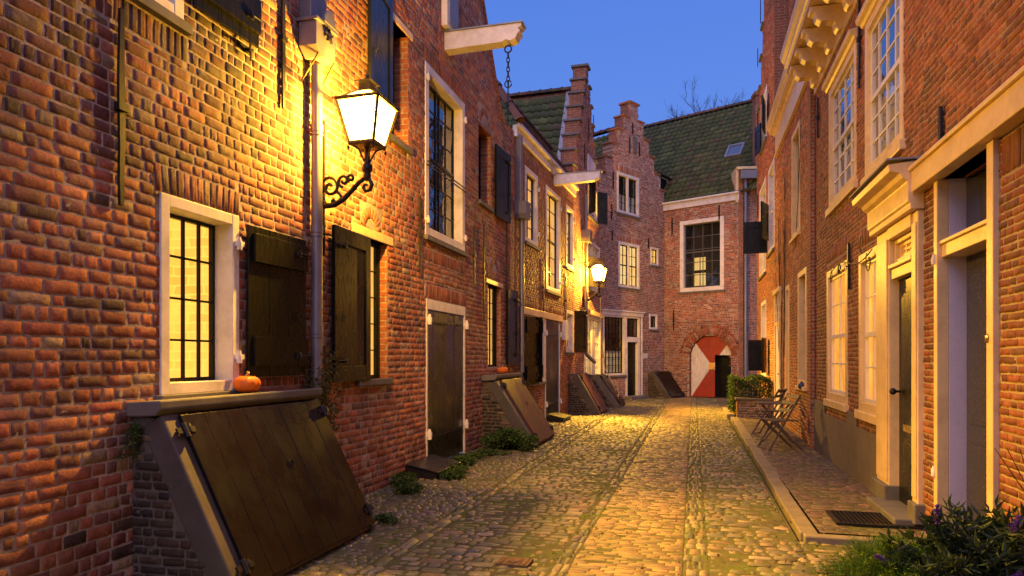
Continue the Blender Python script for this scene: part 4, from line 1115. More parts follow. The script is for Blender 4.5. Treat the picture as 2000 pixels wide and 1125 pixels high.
w = window(t, F3, 1143, 1171, 460, 562, xr=1143, cols=4, rows=4, fw=.09, inset=.06, lit='lit_dim', mull=(.5,), rails=(.5,), label='white upper window behind the far lantern', sm='white')
holes.append(w); ex += arch_ring((w[0] + w[1]) / 2, w[3] - .2, .95, .14, .6, math.pi - .6, .07)
shutter(t, F3, w[0] + .15, .85, w[2] + .02, w[2] + 1.0, -1, 60, 'panel', mat='brownwood', label='brown shutter lit by the far lantern', iron=False) if False else None
shutter(t, F3, w[0] + .02, .80, w[2] + .05, w[2] + .95, 1, 30, 'panel', mat='brownwood', label='brown shutter lit by the far lantern', iron=False)
w = window(t, F3, 1148, 1166, 352, 418, xr=1148, cols=2, rows=4, fw=.08, inset=.06, lit=None, mull=(.5,), label='small white gable window with dark shutters')
holes.append(w)
for sg, uu in ((-1, w[0] + .03), (1, w[1] - .03)): shutter(t, F3, uu, .42, w[2], w[3], sg, 35, 'panel', iron=False)
u0, u1 = F3.u(1147), F3.u(1161); h1, h0 = F3.h(1147, 300), F3.h(1147, 338)
b = MB()
for i in range(6): b.box(F3, u0 + (u1 - u0) * i / 6 + .003, u0 + (u1 - u0) * (i + 1) / 6 - .003, h0, h1, .0, .035 + .002 * (i % 2))
t.part('loft_shutter', b, M['lilac'], bevel=.003)
for x, a, c in ((1149, 232, 275), (1158, 225, 270), (1141, 280, 330)): anchor(t, F3, x, a, c, w=.05, clamp=False)
make_wall(t, F3, uc - half, uc + half, base + rise * (n + 1), f3, holes, 'pale', .062, .19, .01, ub=br, hb=hbk, extra=ex, mats=('brick_far', 'mortar_pale', 'reveal'), thick=.42)
step_caps(t, F3, uc, half, base, rise, n, .16, thick=.42)
o, up, hb = pipe(t, F3, 1138, 472, 690, r=.055, d=.10, foot=True)
b = MB(); b.prism(F3, [(up - .15, hb - .03), (up + .15, hb - .03), (up + .2, hb + .08), (up + .2, hb + .32), (up - .2, hb + .32), (up - .2, hb + .08)], .0, .26); b.tube([F3.P(up, hb + .3, .1), F3.P(up, 6.3, .1)], .05, 12)
t.part('rain_hopper', b, M['zinc'], o, bevel=.006)
# roof behind the gable: the slope facing the camera, ridge running back from the street
rh = base + rise * n - .15; IN = -F3.N
e_ = F3.P(uc - half + .1, base - .35, -.42); r_ = F3.P(uc, rh, -.42); S_ = r_ - e_; Ls = np.linalg.norm(S_)
tiles(t, e_ , IN, S_, 6.2, Ls, tl=.29)
ridge(t, [r_ + ZZ * .03, r_ + IN * 6.2 + ZZ * .03], .13)
b = MB(); N_ = np.cross(IN, S_); N_ = N_ / np.linalg.norm(N_); N_ = N_ if N_[2] > 0 else -N_
b.add([e_ + N_ * .06, e_ + N_ * .06 + IN * .22, r_ + N_ * .06 + IN * .22, r_ + N_ * .06], [[0, 1, 2, 3]]); t.part('lead_flashing', b, M['lead'])
b = MB(); e2 = F3.P(uc + half, base - .35, -.42); b.add([r_, e2, e2 + IN * 6, r_ + IN * 6], [[0, 1, 2, 3]]); b.add([e_ - N_ * .03, r_ - N_ * .03, r_ + IN * 6.2 - N_ * .03, e_ + IN * 6.2 - N_ * .03], [[0, 1, 2, 3]]); t.part('roof_back', b, M['reveal'])

# ================================================================== HOUSE B (stepped gable facing the street)
LB = float(np.linalg.norm([2.92, 3.0])); uc = FB.u(1238); base = FB.h(1172, 366) ; capw = .27
u0, u1 = FB.u(1160), FB.u(1298); half = uc - FB.u(1171)
top_h = FB.h(1238, 204); n = 5; rise = (top_h - base) / (n + 1)
fB, br, hbk, sw = step_top(uc, half, base, rise, n, capw)
fB_ = lambda u: max(fB(u), 0) if u < uc + half else FB.h(1290, 372)
def fBr(u):
    return fB(u) if abs(u - uc) <= half else (base if u < uc else min(base, FB.h(1290, 350)))
HB = Thing('stepped_gable_house', FB.P(uc, 0, 0), 'pinkish stepped gable house facing the camera left of the red and white gate', 'house')
t = HB; holes = []; ex = []; bh = []
w = window(t, FB, 1205, 1248, 334, 414, xr=1205, cols=4, rows=4, fw=.10, inset=.08, lit=None, sm='green', mull=(.5,), rails=(.5,), label='dark upper window in the stepped gable', behind=.5)
holes.append(w); ex += soldiers(w[0] - .12, w[1] + .12, w[3] + .02, .26, fan=.25); bh.append((w[0] - .12, w[1] + .12, w[3], w[3] + .29))
w = window(t, FB, 1208, 1249, 471, 560, xr=1208, cols=4, rows=4, fw=.09, inset=.07, lit='lit_pale', sm='green', mull=(.5,), rails=(.5,), label='lit cross window in the middle of the stepped gable')
holes.append(w); ex += soldiers(w[0] - .12, w[1] + .12, w[3] + .02, .22, fan=.25); bh.append((w[0] - .12, w[1] + .12, w[3], w[3] + .25))
w = window(t, FB, 1270, 1286, 482, 517, xr=1270, cols=2, rows=2, fw=.07, inset=.05, lit='lit_warm', sm='green', label='tiny lit window beside the corner', rails=(), mull=())
holes.append(w)
w = window(t, FB, 1268, 1284, 613, 643, xr=1268, cols=1, rows=1, fw=.08, inset=.05, lit=None, sm='green', label='tiny dark window above the black hatch')
holes.append(w); ex += arch_ring(FB.u(1275), FB.h(1275, 690), .3, .13, .5, math.pi - .5, .065)
# shop front
a0, a1 = FB.u(1176), FB.u(1253); hT = FB.h(1176, 607); hS = FB.h(1200, 733)
w = window(t, FB, FB.u(1178), FB.u(1221), hT - .12, hS, px=False, cols=6, rows=7, fw=.07, inset=.08, lit=None, sm='green', rails=(.42,), behind=.40, label='large dark paned shop window', sill=True)
holes.append(w)
w = window(t, FB, FB.u(1222), FB.u(1250), hT - .12, FB.h(1235, 662), px=False, cols=3, rows=2, fw=.07, inset=.08, lit=None, sm='green', label='dark transom window over the door', sill=False)
holes.append(w); dT = w[2]
d0, d1 = FB.u(1222), FB.u(1250); holes.append((d0, d1, 0.0, dT - .03))
b = MB(); b.box(FB, d0, d0 + .10, 0, dT, .02, -.2); b.box(FB, d1 - .16, d1, 0, dT, .02, -.2); b.box(FB, d0 + .1, d1 - .16, dT - .12, dT, .018, -.19)
b.box(FB, a0, a1 + .05, hT - .12, hT + .02, .06, -.02); b.box(FB, a0 - .03, a1 + .08, hT + .02, hT + .07, .12, -.02); b.box(FB, a1 - .02, a1 + .05, 0.1, hT - .12, .03, -.02)
t.part('door_frame', b, M['white'], bevel=.006)
b = MB(); b.box(FB, d0 + .1, d1 - .16, .12, dT - .12, -.10, -.14); b.box(FB, d0 + .16, d1 - .22, .2, .7, -.09, -.10); b.box(FB, d0 + .16, d1 - .22, .85, dT - .2, -.092, -.10)
t.part('door', b, M['green'], bevel=.004)
b = MB(); b.box(FB, d0 - .1, d1 + .1, 0, .11, .35, -.2); t.part('doorstep', b, M['stone'], bevel=.01)
b = MB(); b.box(FB, FB.u(1256), FB.u(1264), FB.h(1260, 700), FB.h(1260, 690), 0, .02); t.part('plaque', b, M['box_white'])
b = MB(); b.box(FB, FB.u(1236), FB.u(1243), FB.h(1240, 300), FB.h(1240, 268), 0, .03); t.part('stone_tablet', b, M['stone'], bevel=.005)
for x, a, c in ((1197, 335, 370), (1235, 240, 262), (1229, 268, 300), (1248, 278, 305), (1194, 398, 430), (1266, 465, 485), (1195, 450, 470)): anchor(t, FB, x, a, c, w=.055, clamp=False)
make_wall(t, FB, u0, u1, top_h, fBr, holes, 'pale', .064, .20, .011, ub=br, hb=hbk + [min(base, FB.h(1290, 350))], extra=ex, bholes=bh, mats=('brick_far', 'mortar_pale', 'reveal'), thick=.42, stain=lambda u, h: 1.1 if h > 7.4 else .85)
step_caps(t, FB, uc, half, base, rise, n, capw, thick=.42, mat='reveal')
rh = base + rise * n - .2; IN = -FB.N
e_ = FB.P(uc - half - .3, base - .1, -.42); r_ = FB.P(uc, rh, -.42); S_ = r_ - e_; Ls = np.linalg.norm(S_)
tiles(t, e_, IN, S_, 7.0, Ls, tl=.29)
ridge(t, [r_ + ZZ * .03, r_ + IN * 7 + ZZ * .03], .13)
e2 = FB.P(uc + half + .8, base - .5, -.42); S2 = r_ - e2
tiles(t, e2, IN, S2, 3.0, np.linalg.norm(S2), palette='tilered', mat='tile_red', name='roof_side')
# dormer
b = MB(); G = FB.shift(FB.u(1301), 0, -.35); z0, z1 = FB.h(1300, 402) + .05, FB.h(1300, 338)
b.box(G, 0, .70, z0, z1, 0, -1.5); dm = t.part('dormer', b, M['lead'], bevel=.01)
b = MB(); b.box(G, .0, .10, z0 + .1, z1, .03, -.05); b.box(G, .60, .70, z0 + .1, z1, .03, -.05); b.box(G, .1, .6, z1 - .1, z1, .028, -.05); b.box(G, .1, .6, z0 + .45, z0 + .53, .028, -.05); t.part('dormer_frame', b, M['white'], dm, bevel=.004)
b = MB(); b.box(G, .1, .6, z0 + .53, z1 - .1, .01, .0); t.part('dormer_glass', b, M['green'], dm)
b = MB(); b.prism(Fr(G.P(0, 0, 0), G.U, ZZ, G.N), [(-.25, z1 - .02), (.95, z1 - .1), (.95, z1 - .04), (-.25, z1 + .05)], .15, -1.6); t.part('dormer_roof', b, M['tile_red'], dm)

# ================================================================== HOUSE C (gate building)
cx0, cx1 = 0.0, LC
hC = FC.h(1300, 412); uG = FC.u(1386); gw = (FC.u(1426) - FC.u(1346)) / 2; hSp = FC.h(1386, 692); hCr = FC.h(1386, 655)
HC = Thing('gate_house', FC.P(LC / 2, 0, 0), 'brick gate house closing the street with big dark window and red and white arched gate', 'house')
t = HC; holes = []; ex = []; bh = []
w = window(t, FC, 1328, 1414, 433, 571, xr=1328, cols=4, rows=5, fw=.15, inset=.12, lit=None, sm='barsgrey', rails=(.56,), bar=.024, label='big white framed window with added glowing panes in place of glass reflections', behind=None)
holes.append(w); W_BIG = bpy.data.objects[[o.name for o in bpy.data.objects if o.name.startswith('window') and o.parent == t.o][-1]]
# radius of the flattened arch
rise_ = hCr - hSp; R = (gw ** 2 + rise_ ** 2) / (2 * rise_); cyy = hCr - R
def inarch(u, h, e=0.0):
    if abs(u - uG) > gw + e: return False
    return h < hSp or (u - uG) ** 2 + (h - cyy) ** 2 < (R + e) ** 2
skipC = lambda u, h: inarch(u, h, .02)
a_ = math.atan2(hSp - cyy, gw)
ex += arch_ring(uG, cyy, R + .02, .26, a_ - .06, math.pi - a_ + .06, .075) + arch_ring(uG, cyy, R + .30, .12, a_ + .0, math.pi - a_, .16)
b = MB()
n_ = 20
for i in range(n_):
    A0 = a_ + (math.pi - 2 * a_) * i / n_; A1 = a_ + (math.pi - 2 * a_) * (i + 1) / n_
    p = [(uG + (R + .05) * math.cos(A0), cyy + (R + .05) * math.sin(A0)), (uG + (R + .05) * math.cos(A1), cyy + (R + .05) * math.sin(A1))]
    b.add([FC.P(*p[0], .0), FC.P(*p[1], .0), FC.P(*p[1], -.4), FC.P(*p[0], -.4)], [[0, 1, 2, 3]])
t.part('arch_soffit', b, M['reveal'])
# gate leaves: planks coloured by an hour-glass pattern
GD = -.16; uM = uG + .02; hM = FC.h(1386, 715); wl, wr_ = FC.u(1393), FC.u(1426); wt = FC.h(1400, 694)
def arch_h(u): return hSp if abs(u - uG) >= gw else cyy + math.sqrt(max(0, R * R - (u - uG) ** 2))
def gate_part(name, test, mat):
    b = MB(); N = 60; hs = 40
    us = np.linspace(uG - gw, uG + gw, N + 1)
    for i in range(N):
        a, c = us[i], us[i + 1]; m_ = (a + c) / 2; t_ = min(arch_h(a), arch_h(c)) if 0 < i < N - 1 else arch_h(m_)
        # each thin strip: find intervals of the wanted colour
        zz = np.linspace(.03, t_ + .03, 160); run = None
        for k in range(len(zz)):
            ok = k < len(zz) - 1 and test(m_, zz[k])
            if ok and run is None: run = zz[k]
            if not ok and run is not None:
                b.box(FC, a, c, run, zz[k], GD + (.004 if (i // 4) % 2 else 0), GD - .05); run = None
    return t.part(name, b, M[mat])
def is_red(u, h):
    # sand-glass: red wedge from the top corners to the disc, mirrored below
    if h > hM: return abs(u - uM) < (h - hM) * (.86 / (hCr - hM)) * 1.0 + .0
    return abs(u - uM) < (hM - h) * (.84 / hM)
def wicket(u, h): return wl < u < wr_ + .5 and h < wt
gate = gate_part('gate_white', lambda u, h: not is_red(u, h) and not wicket(u, h), 'gatewhite')
g2 = gate_part('gate_red', lambda u, h: is_red(u, h) and not wicket(u, h), 'red')
b = MB(); b.lathe((0, 0, 0), [(.0, 0), (.10, 0), (.10, .03), (.0, .03)], 24)
Y_ = MB(); Y_.prism(FC, [(uM + .13 * math.cos(a), hM + .13 * math.sin(a)) for a in np.linspace(0, 2 * math.pi, 25)[:-1]], GD + .004, GD + .03); t.part('gate_disc', Y_, M['yellow'], bevel=.004)
b = MB(); b.box(FC, wl, wr_, .02, wt, GD - .35, GD - .40)
for i in range(5): b.box(FC, wl + (wr_ - wl) * i / 5 + .01, wl + (wr_ - wl) * (i + 1) / 5 - .01, .02, wt, GD - .34, GD - .35)
t.part('wicket_door', b, M['green'], bevel=.003)
b = MB(); b.box(FC, uG - gw - .1, uG + gw + .1, -.02, hCr + .2, GD - .45, GD - .5); t.part('gate_back', b, M['dark_room'])
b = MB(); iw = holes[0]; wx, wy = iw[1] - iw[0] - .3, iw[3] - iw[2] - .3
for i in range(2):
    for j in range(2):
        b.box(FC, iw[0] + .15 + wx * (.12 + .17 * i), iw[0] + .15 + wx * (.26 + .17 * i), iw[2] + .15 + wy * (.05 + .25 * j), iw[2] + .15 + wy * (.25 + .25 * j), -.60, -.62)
t.part('lit_inner_window', b, M['reflect_glow'], W_BIG)  # glowing panes added behind the glass, standing in for reflections of lit windows
for x, a, c in ((1313, 425, 458), (1405, 400, 430), (1316, 605, 645)): anchor(t, FC, x, a, c, w=.06, clamp=False)
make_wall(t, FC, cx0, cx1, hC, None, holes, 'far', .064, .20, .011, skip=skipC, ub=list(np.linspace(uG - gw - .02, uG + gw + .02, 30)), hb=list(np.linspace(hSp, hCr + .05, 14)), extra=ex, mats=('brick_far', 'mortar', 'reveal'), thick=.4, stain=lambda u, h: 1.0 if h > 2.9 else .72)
b = MB(); b.box(FC, cx0 - .02, cx1 + .05, hC, hC + .24, .07, -.1); b.box(FC, cx0 - .02, cx1 + .08, hC + .24, hC + .30, .16, -.1); t.part('eaves_board', b, M['white'], bevel=.008)
# big roof
IN = -FC.N; slope = IN * 3.9 + ZZ * 4.65; LS = float(np.linalg.norm(slope)); o0 = FC.P(-3.2, hC + .28, .05)
sk = [None]
tiles(t, o0, FC.U, slope, 7.6, LS, clip=lambda u, l: not (5.05 < u < 5.75 and 2.3 < l < 3.1))
top_ = o0 + slope
ridge(t, [top_ , top_ + FC.U * 7.6], .13)
b = MB(); SN = np.cross(FC.U, slope); SN = SN / np.linalg.norm(SN); SN = SN if SN[2] > 0 else -SN
b.add([o0 - SN * .03, o0 + FC.U * 7.6 - SN * .03, top_ + FC.U * 7.6 - SN * .03, top_ - SN * .03], [[0, 1, 2, 3]]); t.part('roof_boarding', b, M['reveal'])
SF = Fr(o0, FC.U, slope, SN); b = MB()
for q in ((5.08, 5.16, 2.3, 3.05), (5.66, 5.74, 2.3, 3.05), (5.16, 5.66, 2.3, 2.38), (5.16, 5.66, 2.97, 3.05)): b.box(SF, *q, -.02, .10)
sk = t.part('skylight', b, M['lead'], bevel=.005)
b = MB(); b.box(SF, 5.16, 5.66, 2.38, 2.97, .04, .055); t.part('skylight_glass', b, M['skyglass'] if 'skyglass' in M else M['glass'], sk)
b = MB(); b.box(SF, 5.16, 5.66, 2.38, 2.97, -.02, -.01); t.part('skylight_blind', b, M['net'], sk)

# ---------- corner bay D
HD = Thing('corner_bay', FDD.P(.6, 0, 0), 'narrow brown brick corner bay with pale drainpipe right of the gate', 'house part')
t = HD; hD = FDD.h(1450, 332)
make_wall(t, FDD, 0.0, 1.35, hD, None, [], 'purple', .06, .19, .01, mats=('brick_far', 'mortar', 'reveal'), thick=1.3)
b = MB(); b.box(FDD, -.08, 1.4, hD, hD + .10, .12, -1.2); b.box(FDD, -.10, -.0, hD - 1.2, hD, .06, -1.1); t.part('eaves_board', b, M['cream'], bevel=.006)
b = MB(); b.box(FDD, .02, .16, 0, hD - .1, .002, .06); t.part('brick_pier', b, M['reveal'])
o, up, hb = pipe(t, FDD, 1455, 352, 742, r=.055, d=.10)
b = MB(); b.box(FDD, up - .2, up + .45, hb, hb + .3, .02, .30); t.part('rain_hopper', b, M['zinc'], o, bevel=.006)
b = MB(); b.box(FDD, .70, 1.10, hD + .1, FDD.h(1470, 180), -.3, -.8); b.box(FDD, .65, 1.15, FDD.h(1470, 180), FDD.h(1470, 172), -.25, -.85); 
t.part('chimney', b, M['reveal'], bevel=.01)

# ================================================================== RIGHT SIDE
F = FR_
R = lambda x: F.u(x)
def cornice(t, F, u0, u1, h, prof, mat='cream', name='cornice', par=None):
    """moulding: prof is a closed outline in (d, h)"""
    b = MB(); n = len(prof)
    V = [F.P(u0, h + q, d) for d, q in prof] + [F.P(u1, h + q, d) for d, q in prof]
    b.add(V, [list(range(n)), list(range(2 * n - 1, n - 1, -1))] + [[i, (i + 1) % n, n + (i + 1) % n, n + i] for i in range(n)])
    return t.part(name, b, M[mat], par, bevel=.006)

# ---------- R1 nearest right
x12 = 1803
R1 = Thing('brick_house', F.P(4.2, 0, 0), 'red brick house nearest on the right with heavy cream lintel over recessed door', 'house')
t = R1; holes = []; ex = []; bh = []
uEnd = R(x12)
d1, d0 = R(1833), R(1951); hT = F.h(1860, 330 + 42)
hLb, hLt = F.h(1805, 375), F.h(1803, 335)
holes.append((d0, d1, 0, hLb))
b = MB(); b.box(F, R(2075), R(1804), hLb, hLt, .10, -.15); b.box(F, R(2075), R(1803), hLt, hLt + .035, .125, -.15); t.part('lintel', b, M['cream'], bevel=.008, label='heavy cream lintel beam with drip edge')
b = MB(); b.box(F, d1 - .075, d1, 0, hLb, .035, -.05); b.box(F, d0, d0 + .10, 0, hLb, .035, -.22)
t.part('door_frame', b, M['cream'], bevel=.005)
b = MB(); b.box(F, d1 - .075 - .0, d1 - .03, 0, hLb, -.05, -.24); t.part('door_reveal', b, M['lilac'], bevel=.003)
b = MB(); zt = F.h(1920, 470); b.box(F, d0 + .1, d1 - .075, zt, zt + .10, .0, -.24); b.box(F, d0 + .1, d1 - .075, zt + .1, zt + .13, .02, -.22); t.part('transom', b, M['cream'], bevel=.006)
b = MB(); b.box(F, d0 + .1, d1 - .075, .12, zt, -.17, -.22); b.box(F, d0 + .17, d1 - .15, .25, .85, -.155, -.17); b.box(F, d0 + .17, d1 - .15, 1.0, zt - .12, -.157, -.17); dd = t.part('door', b, M['navy'], bevel=.006, label='dark blue black panelled door')
b = MB(); b.box(F, d0 + .1, d1 - .075, zt + .13, hLb, -.17, -.20); b.box(F, d0 + .14, d1 - .11, zt + .17, hLb - .04, -.16, -.17); t.part('transom_window', b, M['darkglass'])
b = MB(); cc = F.P(R(1941), F.h(1941, 661), .036)
b.add([cc + F.U * .022 * math.cos(a) + ZZ * .032 * math.sin(a) for a in np.linspace(0, 2 * math.pi, 17)[:-1]] + [cc + F.N * .012 + F.U * .014 * math.cos(a) + ZZ * .024 * math.sin(a) for a in np.linspace(0, 2 * math.pi, 17)[:-1]], [[i, (i + 1) % 16, 16 + (i + 1) % 16, 16 + i] for i in range(16)] + [[16 + i for i in range(16)]], 0, True)
t.part('bell_push', b, M['brass'])
b = MB(); b.box(F, d0 + .105, d0 + .16, .78, .93, -.16, -.14); t.part('letter_plate', b, M['zinc'], dd)
pintle(t, F, d1 - .02, F.h(1833, 507), px=False, s=.8); pintle(t, F, d1 - .02, F.h(1838, 922), px=False, s=.8)
b = MB(); b.box(F, d0 - .05, d1 + .02, 0, .115, .12, -.2); t.part('doorstep', b, M['stone'], bevel=.012)
anchor(t, F, 1843, 208, 292, w=.06, clamp=False)
ex += soldiers(R(2060), R(1955), hLb - .26, .24); bh.append((R(2060), R(1955), hLb - .27, hLb))
make_wall(t, F, -4.0, uEnd - .003, 7.0, None, holes, 'fine', .054, .185, .010, nx=6, ny=4, rough=.0022, extra=ex, bholes=bh, mats=('brick_fine', 'mortar_fine', 'reveal'), brick_from=1.8, stain=lambda u, h: .8 if h < 2.9 else 1.0, depth=.009, inset=.005)

# ---------- R2 cream sash house
R2 = Thing('sash_window_house', F.P(8.3, 0, 0), 'red brick house on the right with cream sash windows, bracketed cornice and grey plinth', 'house')
t = R2; holes = []; ex = []; bh = []; v0, v1 = uEnd + .003, R(1592)
def sash(x0, x1, yt, yb, xr, lit, label, cap, cols=3, rows=4, curtain=None, fw=.10, rails=(.48,)):
    u0_, u1_ = R(x1), R(x0); h1_, h0_ = F.h(xr, yt), F.h(xr, yb)
    w = window(t, F, u0_, u1_, h1_, h0_, px=False, cols=cols, rows=rows, fw=fw, inset=.03, fm='cream', sm='white_sash', lit=lit, rails=rails, bar=.022, sashw=.045, label=label, sill=False, behind=curtain)
    b = MB(); b.box(F, w[0] - .05, w[1] + .05, w[2] - .10, w[2], .05, -.02); t.part('sill', b, M['cream'], bevel=.008)
    if cap: cornice(t, F, w[0] - .06, w[1] + .06, w[3], [(0, 0), (.03, 0), (.05, .03), (.09, .05), (.10, .10), (0, .12)], name='window_hood')
    holes.append(w); return w
M['white_sash'] = mat_flat('white_sash_paint', (.72, .66, .60), .35, .05, .05, 12)
w = sash(1616, 1656, 532, 778, 1616, 'lit_curtain', 'farther golden lit ground floor sash window beside its twin', False, cols=2, rows=4)
w = sash(1679, 1721, 500, 800, 1679, 'lit_curtain', 'nearer golden lit ground floor sash window beside the cream doorway', False, cols=2, rows=4)
w = sash(1620, 1673, 180, 410, 1620, None, 'farther cream upper sash window with hood', True, cols=4, rows=6, curtain=.46)
w = sash(1691, 1765, 52, 350, 1691, None, 'nearer cream upper sash window with hood reflecting the sky', True, cols=4, rows=6, curtain=.5)
for (a, c, y) in ((1656, 1614, 520), (1722, 1678, 490)):
    ex += soldiers(R(a), R(c), F.h(c, y) + .02, .2, fan=.1); bh.append((R(a), R(c), F.h(c, y), F.h(c, y) + .22))
# classical doorway
p0, p1 = R(1804), R(1722); hC_ = F.h(1724, 460)
door0, door1 = R(1795), R(1746)
holes.append((door0, door1, 0, hC_ - .05))
tp = F.h(1746, 547)      # door head
b = MB()
b.box(F, door1 - .004, p1, .22, hC_, .045, -.06); b.box(F, door1 + .03, p1 - .03, .3, hC_ - .1, .06, .045)
b.box(F, p0, door0 + .03, .22, hC_, .045, -.06); b.box(F, p0 + .02, door0 + .01, .3, hC_ - .1, .058, .045)
b.box(F, door0 + .03, door1, hC_ - .12, hC_, .06, -.06)
fr = t.part('door_surround', b, M['cream'], bevel=.006, label='cream classical doorway with moulded pilasters')
b = MB(); b.box(F, door1 - .02, p1 + .03, .085, .26, .09, -.06); t.part('plinth_block', b, M['stone'], fr, bevel=.01); b = MB(); b.box(F, p0 - .03, door0 + .05, .085, .26, .08, -.06); t.part('plinth_block', b, M['stone'], fr, bevel=.01)
cornice(t, F, p0 - .03, p1 + .03, hC_, [(0, 0), (.11, 0), (.11, .05), (.13, .07), (.13, .24), (.17, .27), (.19, .31), (.27, .33), (.28, .39), (.0, .42)], name='door_cornice', par=fr)
b = MB(); b.box(F, p0 - .06, p1 + .06, hC_ + .42, hC_ + .435, .30, 0); t.part('lead_cap', b, M['lead'], fr)
b = MB(); b.box(F, door1 - .02, door1 + .0, .12, hC_ - .12, -.06, -.20); b.box(F, door0 + .0, door0 + .02, .12, hC_ - .12, -.06, -.20)
b.box(F, door0 + .02, door1 - .02, tp, tp + .10, .03, -.2); b.box(F, door0 + .02, door1 - .02, tp + .1, tp + .14, .06, -.18)
t.part('door_lining', b, M['cream'], fr, bevel=.006)
w = window(t, F, door0 + .02, door1 - .02, hC_ - .12, tp + .14, px=False, cols=3, rows=2, fw=.05, inset=.02, reveal=.01, fm='cream', sm='cream', lit='lit_curtain', sill=False, label='small transom light with leaded panes above the dark green door', rdepth=.3)
b = MB(); b.box(F, door0 + .02, door1 - .02, .12, tp, -.04, -.09); 
for q in ((.25, .75), (.95, tp - .15)):
    b.box(F, door0 + .10, door1 - .10, q[0], q[1], -.038, -.028); b.box(F, door0 + .13, door1 - .13, q[0] + .03, q[1] - .03, -.028, -.018)
dr = t.part('door', b, M['green'], bevel=.004, label='dark green panelled door with black knob')
b = MB(); kP = F.P(door1 - .10, F.h(1755, 765), -.035); b.tube([kP, kP + F.N * .05], .012, 8); b.lathe((0, 0, 0), [(.001, 0)], 3) if False else None
for i in range(1): b.tube([kP + F.N * x for x in (.04, .052, .07, .088, .10)], [.012, .028, .034, .028, .01], 12)
t.part('door_knob', b, M['iron'], dr)
b = MB(); kP = F.P((door0 + door1) / 2, .84, -.04); b.box(F, (door0 + door1) / 2 - .13, (door0 + door1) / 2 + .13, .82, .88, -.03, -.01); t.part('letter_slot', b, M['brass'], dr)
b = MB(); b.box(F, door0 - .1, door1 + .12, 0, .12, .22, -.2); t.part('doorstep', b, M['stone'], bevel=.012)
# plinth
b = MB(); hp = .845
b.box(F, R(1721), v1 - .003, .0, hp - .16, .022, -.0); b.box(F, R(1676), R(1657), hp - .16, hp, .0218, 0); b.box(F, R(1613), v1 - .003, hp - .16, hp, .0218, 0)
t.part('plinth', b, M['plaster'], bevel=.006, label='grey plastered plinth')
# main cornice with brackets
cornice(t, F, v0, v1 - .02, 6.10, [(0, .0), (.02, .0), (.02, .02), (.44, .02), (.44, .08), (.47, .10), (.47, .16), (.52, .22), (.54, .30), (.0, .32)])
b = MB(); b.box(F, v0, v1 - .02, 5.72, 6.10, 0, .025); t.part('frieze', b, M['cream'])
k = v1 - .30
while k > v0:
    b = MB(); pr = [(.02, 6.1), (.02, 5.78), (.07, 5.76), (.11, 5.80), (.12, 5.88), (.20, 5.90), (.28, 5.89), (.34, 5.94), (.36, 6.02), (.42, 6.04), (.42, 6.1)]
    V = [F.P(k - .09, h, d) for d, h in pr] + [F.P(k + .09, h, d) for d, h in pr]; n = len(pr)
    b.add(V, [list(range(n)), list(range(2 * n - 1, n - 1, -1))] + [[i, (i + 1) % n, n + (i + 1) % n, n + i] for i in range(n)])
    t.part('bracket', b, M['cream'], bevel=.008); k -= .62
for x, a, c in ((1682, -20, 172), (1600, 190, 270)): anchor(t, F, x, a, c, w=.045)
def stainR2(u, h):
    return 1.0 if h > 2.7 else .92
make_wall(t, F, v0, v1, 5.95, None, holes, 'fine', .056, .185, .010, nx=4, ny=4, rough=.002, bholes=bh, extra=ex, mats=('brick_fine', 'mortar_fine', 'reveal'), stain=stainR2, depth=.008, inset=.005)
tiles(t, F.P(v0, 6.42, .42), F.U, -F.N * .6 + ZZ, v1 - v0, 2.4, name='roof')
b = MB(); b.box(F, R(1803) - .0, R(1803) + .06, 3.0, 5.7, .0, .01)
# sign bracket
t = Thing('iron_sign_bracket', F.P(R(1662), F.h(1662, 520), 0), 'empty black scrolled iron sign bracket between the ground floor sash windows', 'sign bracket')
b = MB(); ub = R(1662); hb_ = F.h(1662, 520)
b.prism(F, [(ub - .018, F.h(1662, 565)), (ub + .018, F.h(1662, 565)), (ub + .02, F.h(1662, 478)), (ub, F.h(1662, 474)), (ub - .02, F.h(1662, 478))], .01, .04); t.part('wall_plate', b, M['iron'])
b = MB(); A = Fr(F.P(ub, hb_, 0), F.N, ZZ, F.U)
def curl(cx, cy, r0, r1, a0, a1, th, uo=0):
    b.tube([F.P(ub + uo + cx + (r0 + (r1 - r0) * q) * math.cos(a0 + (a1 - a0) * q), hb_ + cy + (r0 + (r1 - r0) * q) * math.sin(a0 + (a1 - a0) * q), .06) for q in np.linspace(0, 1, 22)], th, 6)
b.tube([F.P(ub + 1.0 - 2.3 * q, hb_ + .02 + .07 * math.sin(q * 6.2), .06) for q in np.linspace(0, 1, 24)], .007, 6)
curl(.95, -.03, .10, .03, math.pi / 2, math.pi * 2.6, .006); curl(-1.15, -.10, .13, .04, math.pi * .3, -math.pi * 1.6, .006); curl(-.85, .16, .12, .03, -math.pi / 2, math.pi * 1.4, .006); curl(.4, .0, .09, .03, math.pi, -math.pi, .009)
b.tube([F.P(ub, hb_, .02), F.P(ub, hb_, .06)], .01, 6)
t.part('scrollwork', b, M['iron'])

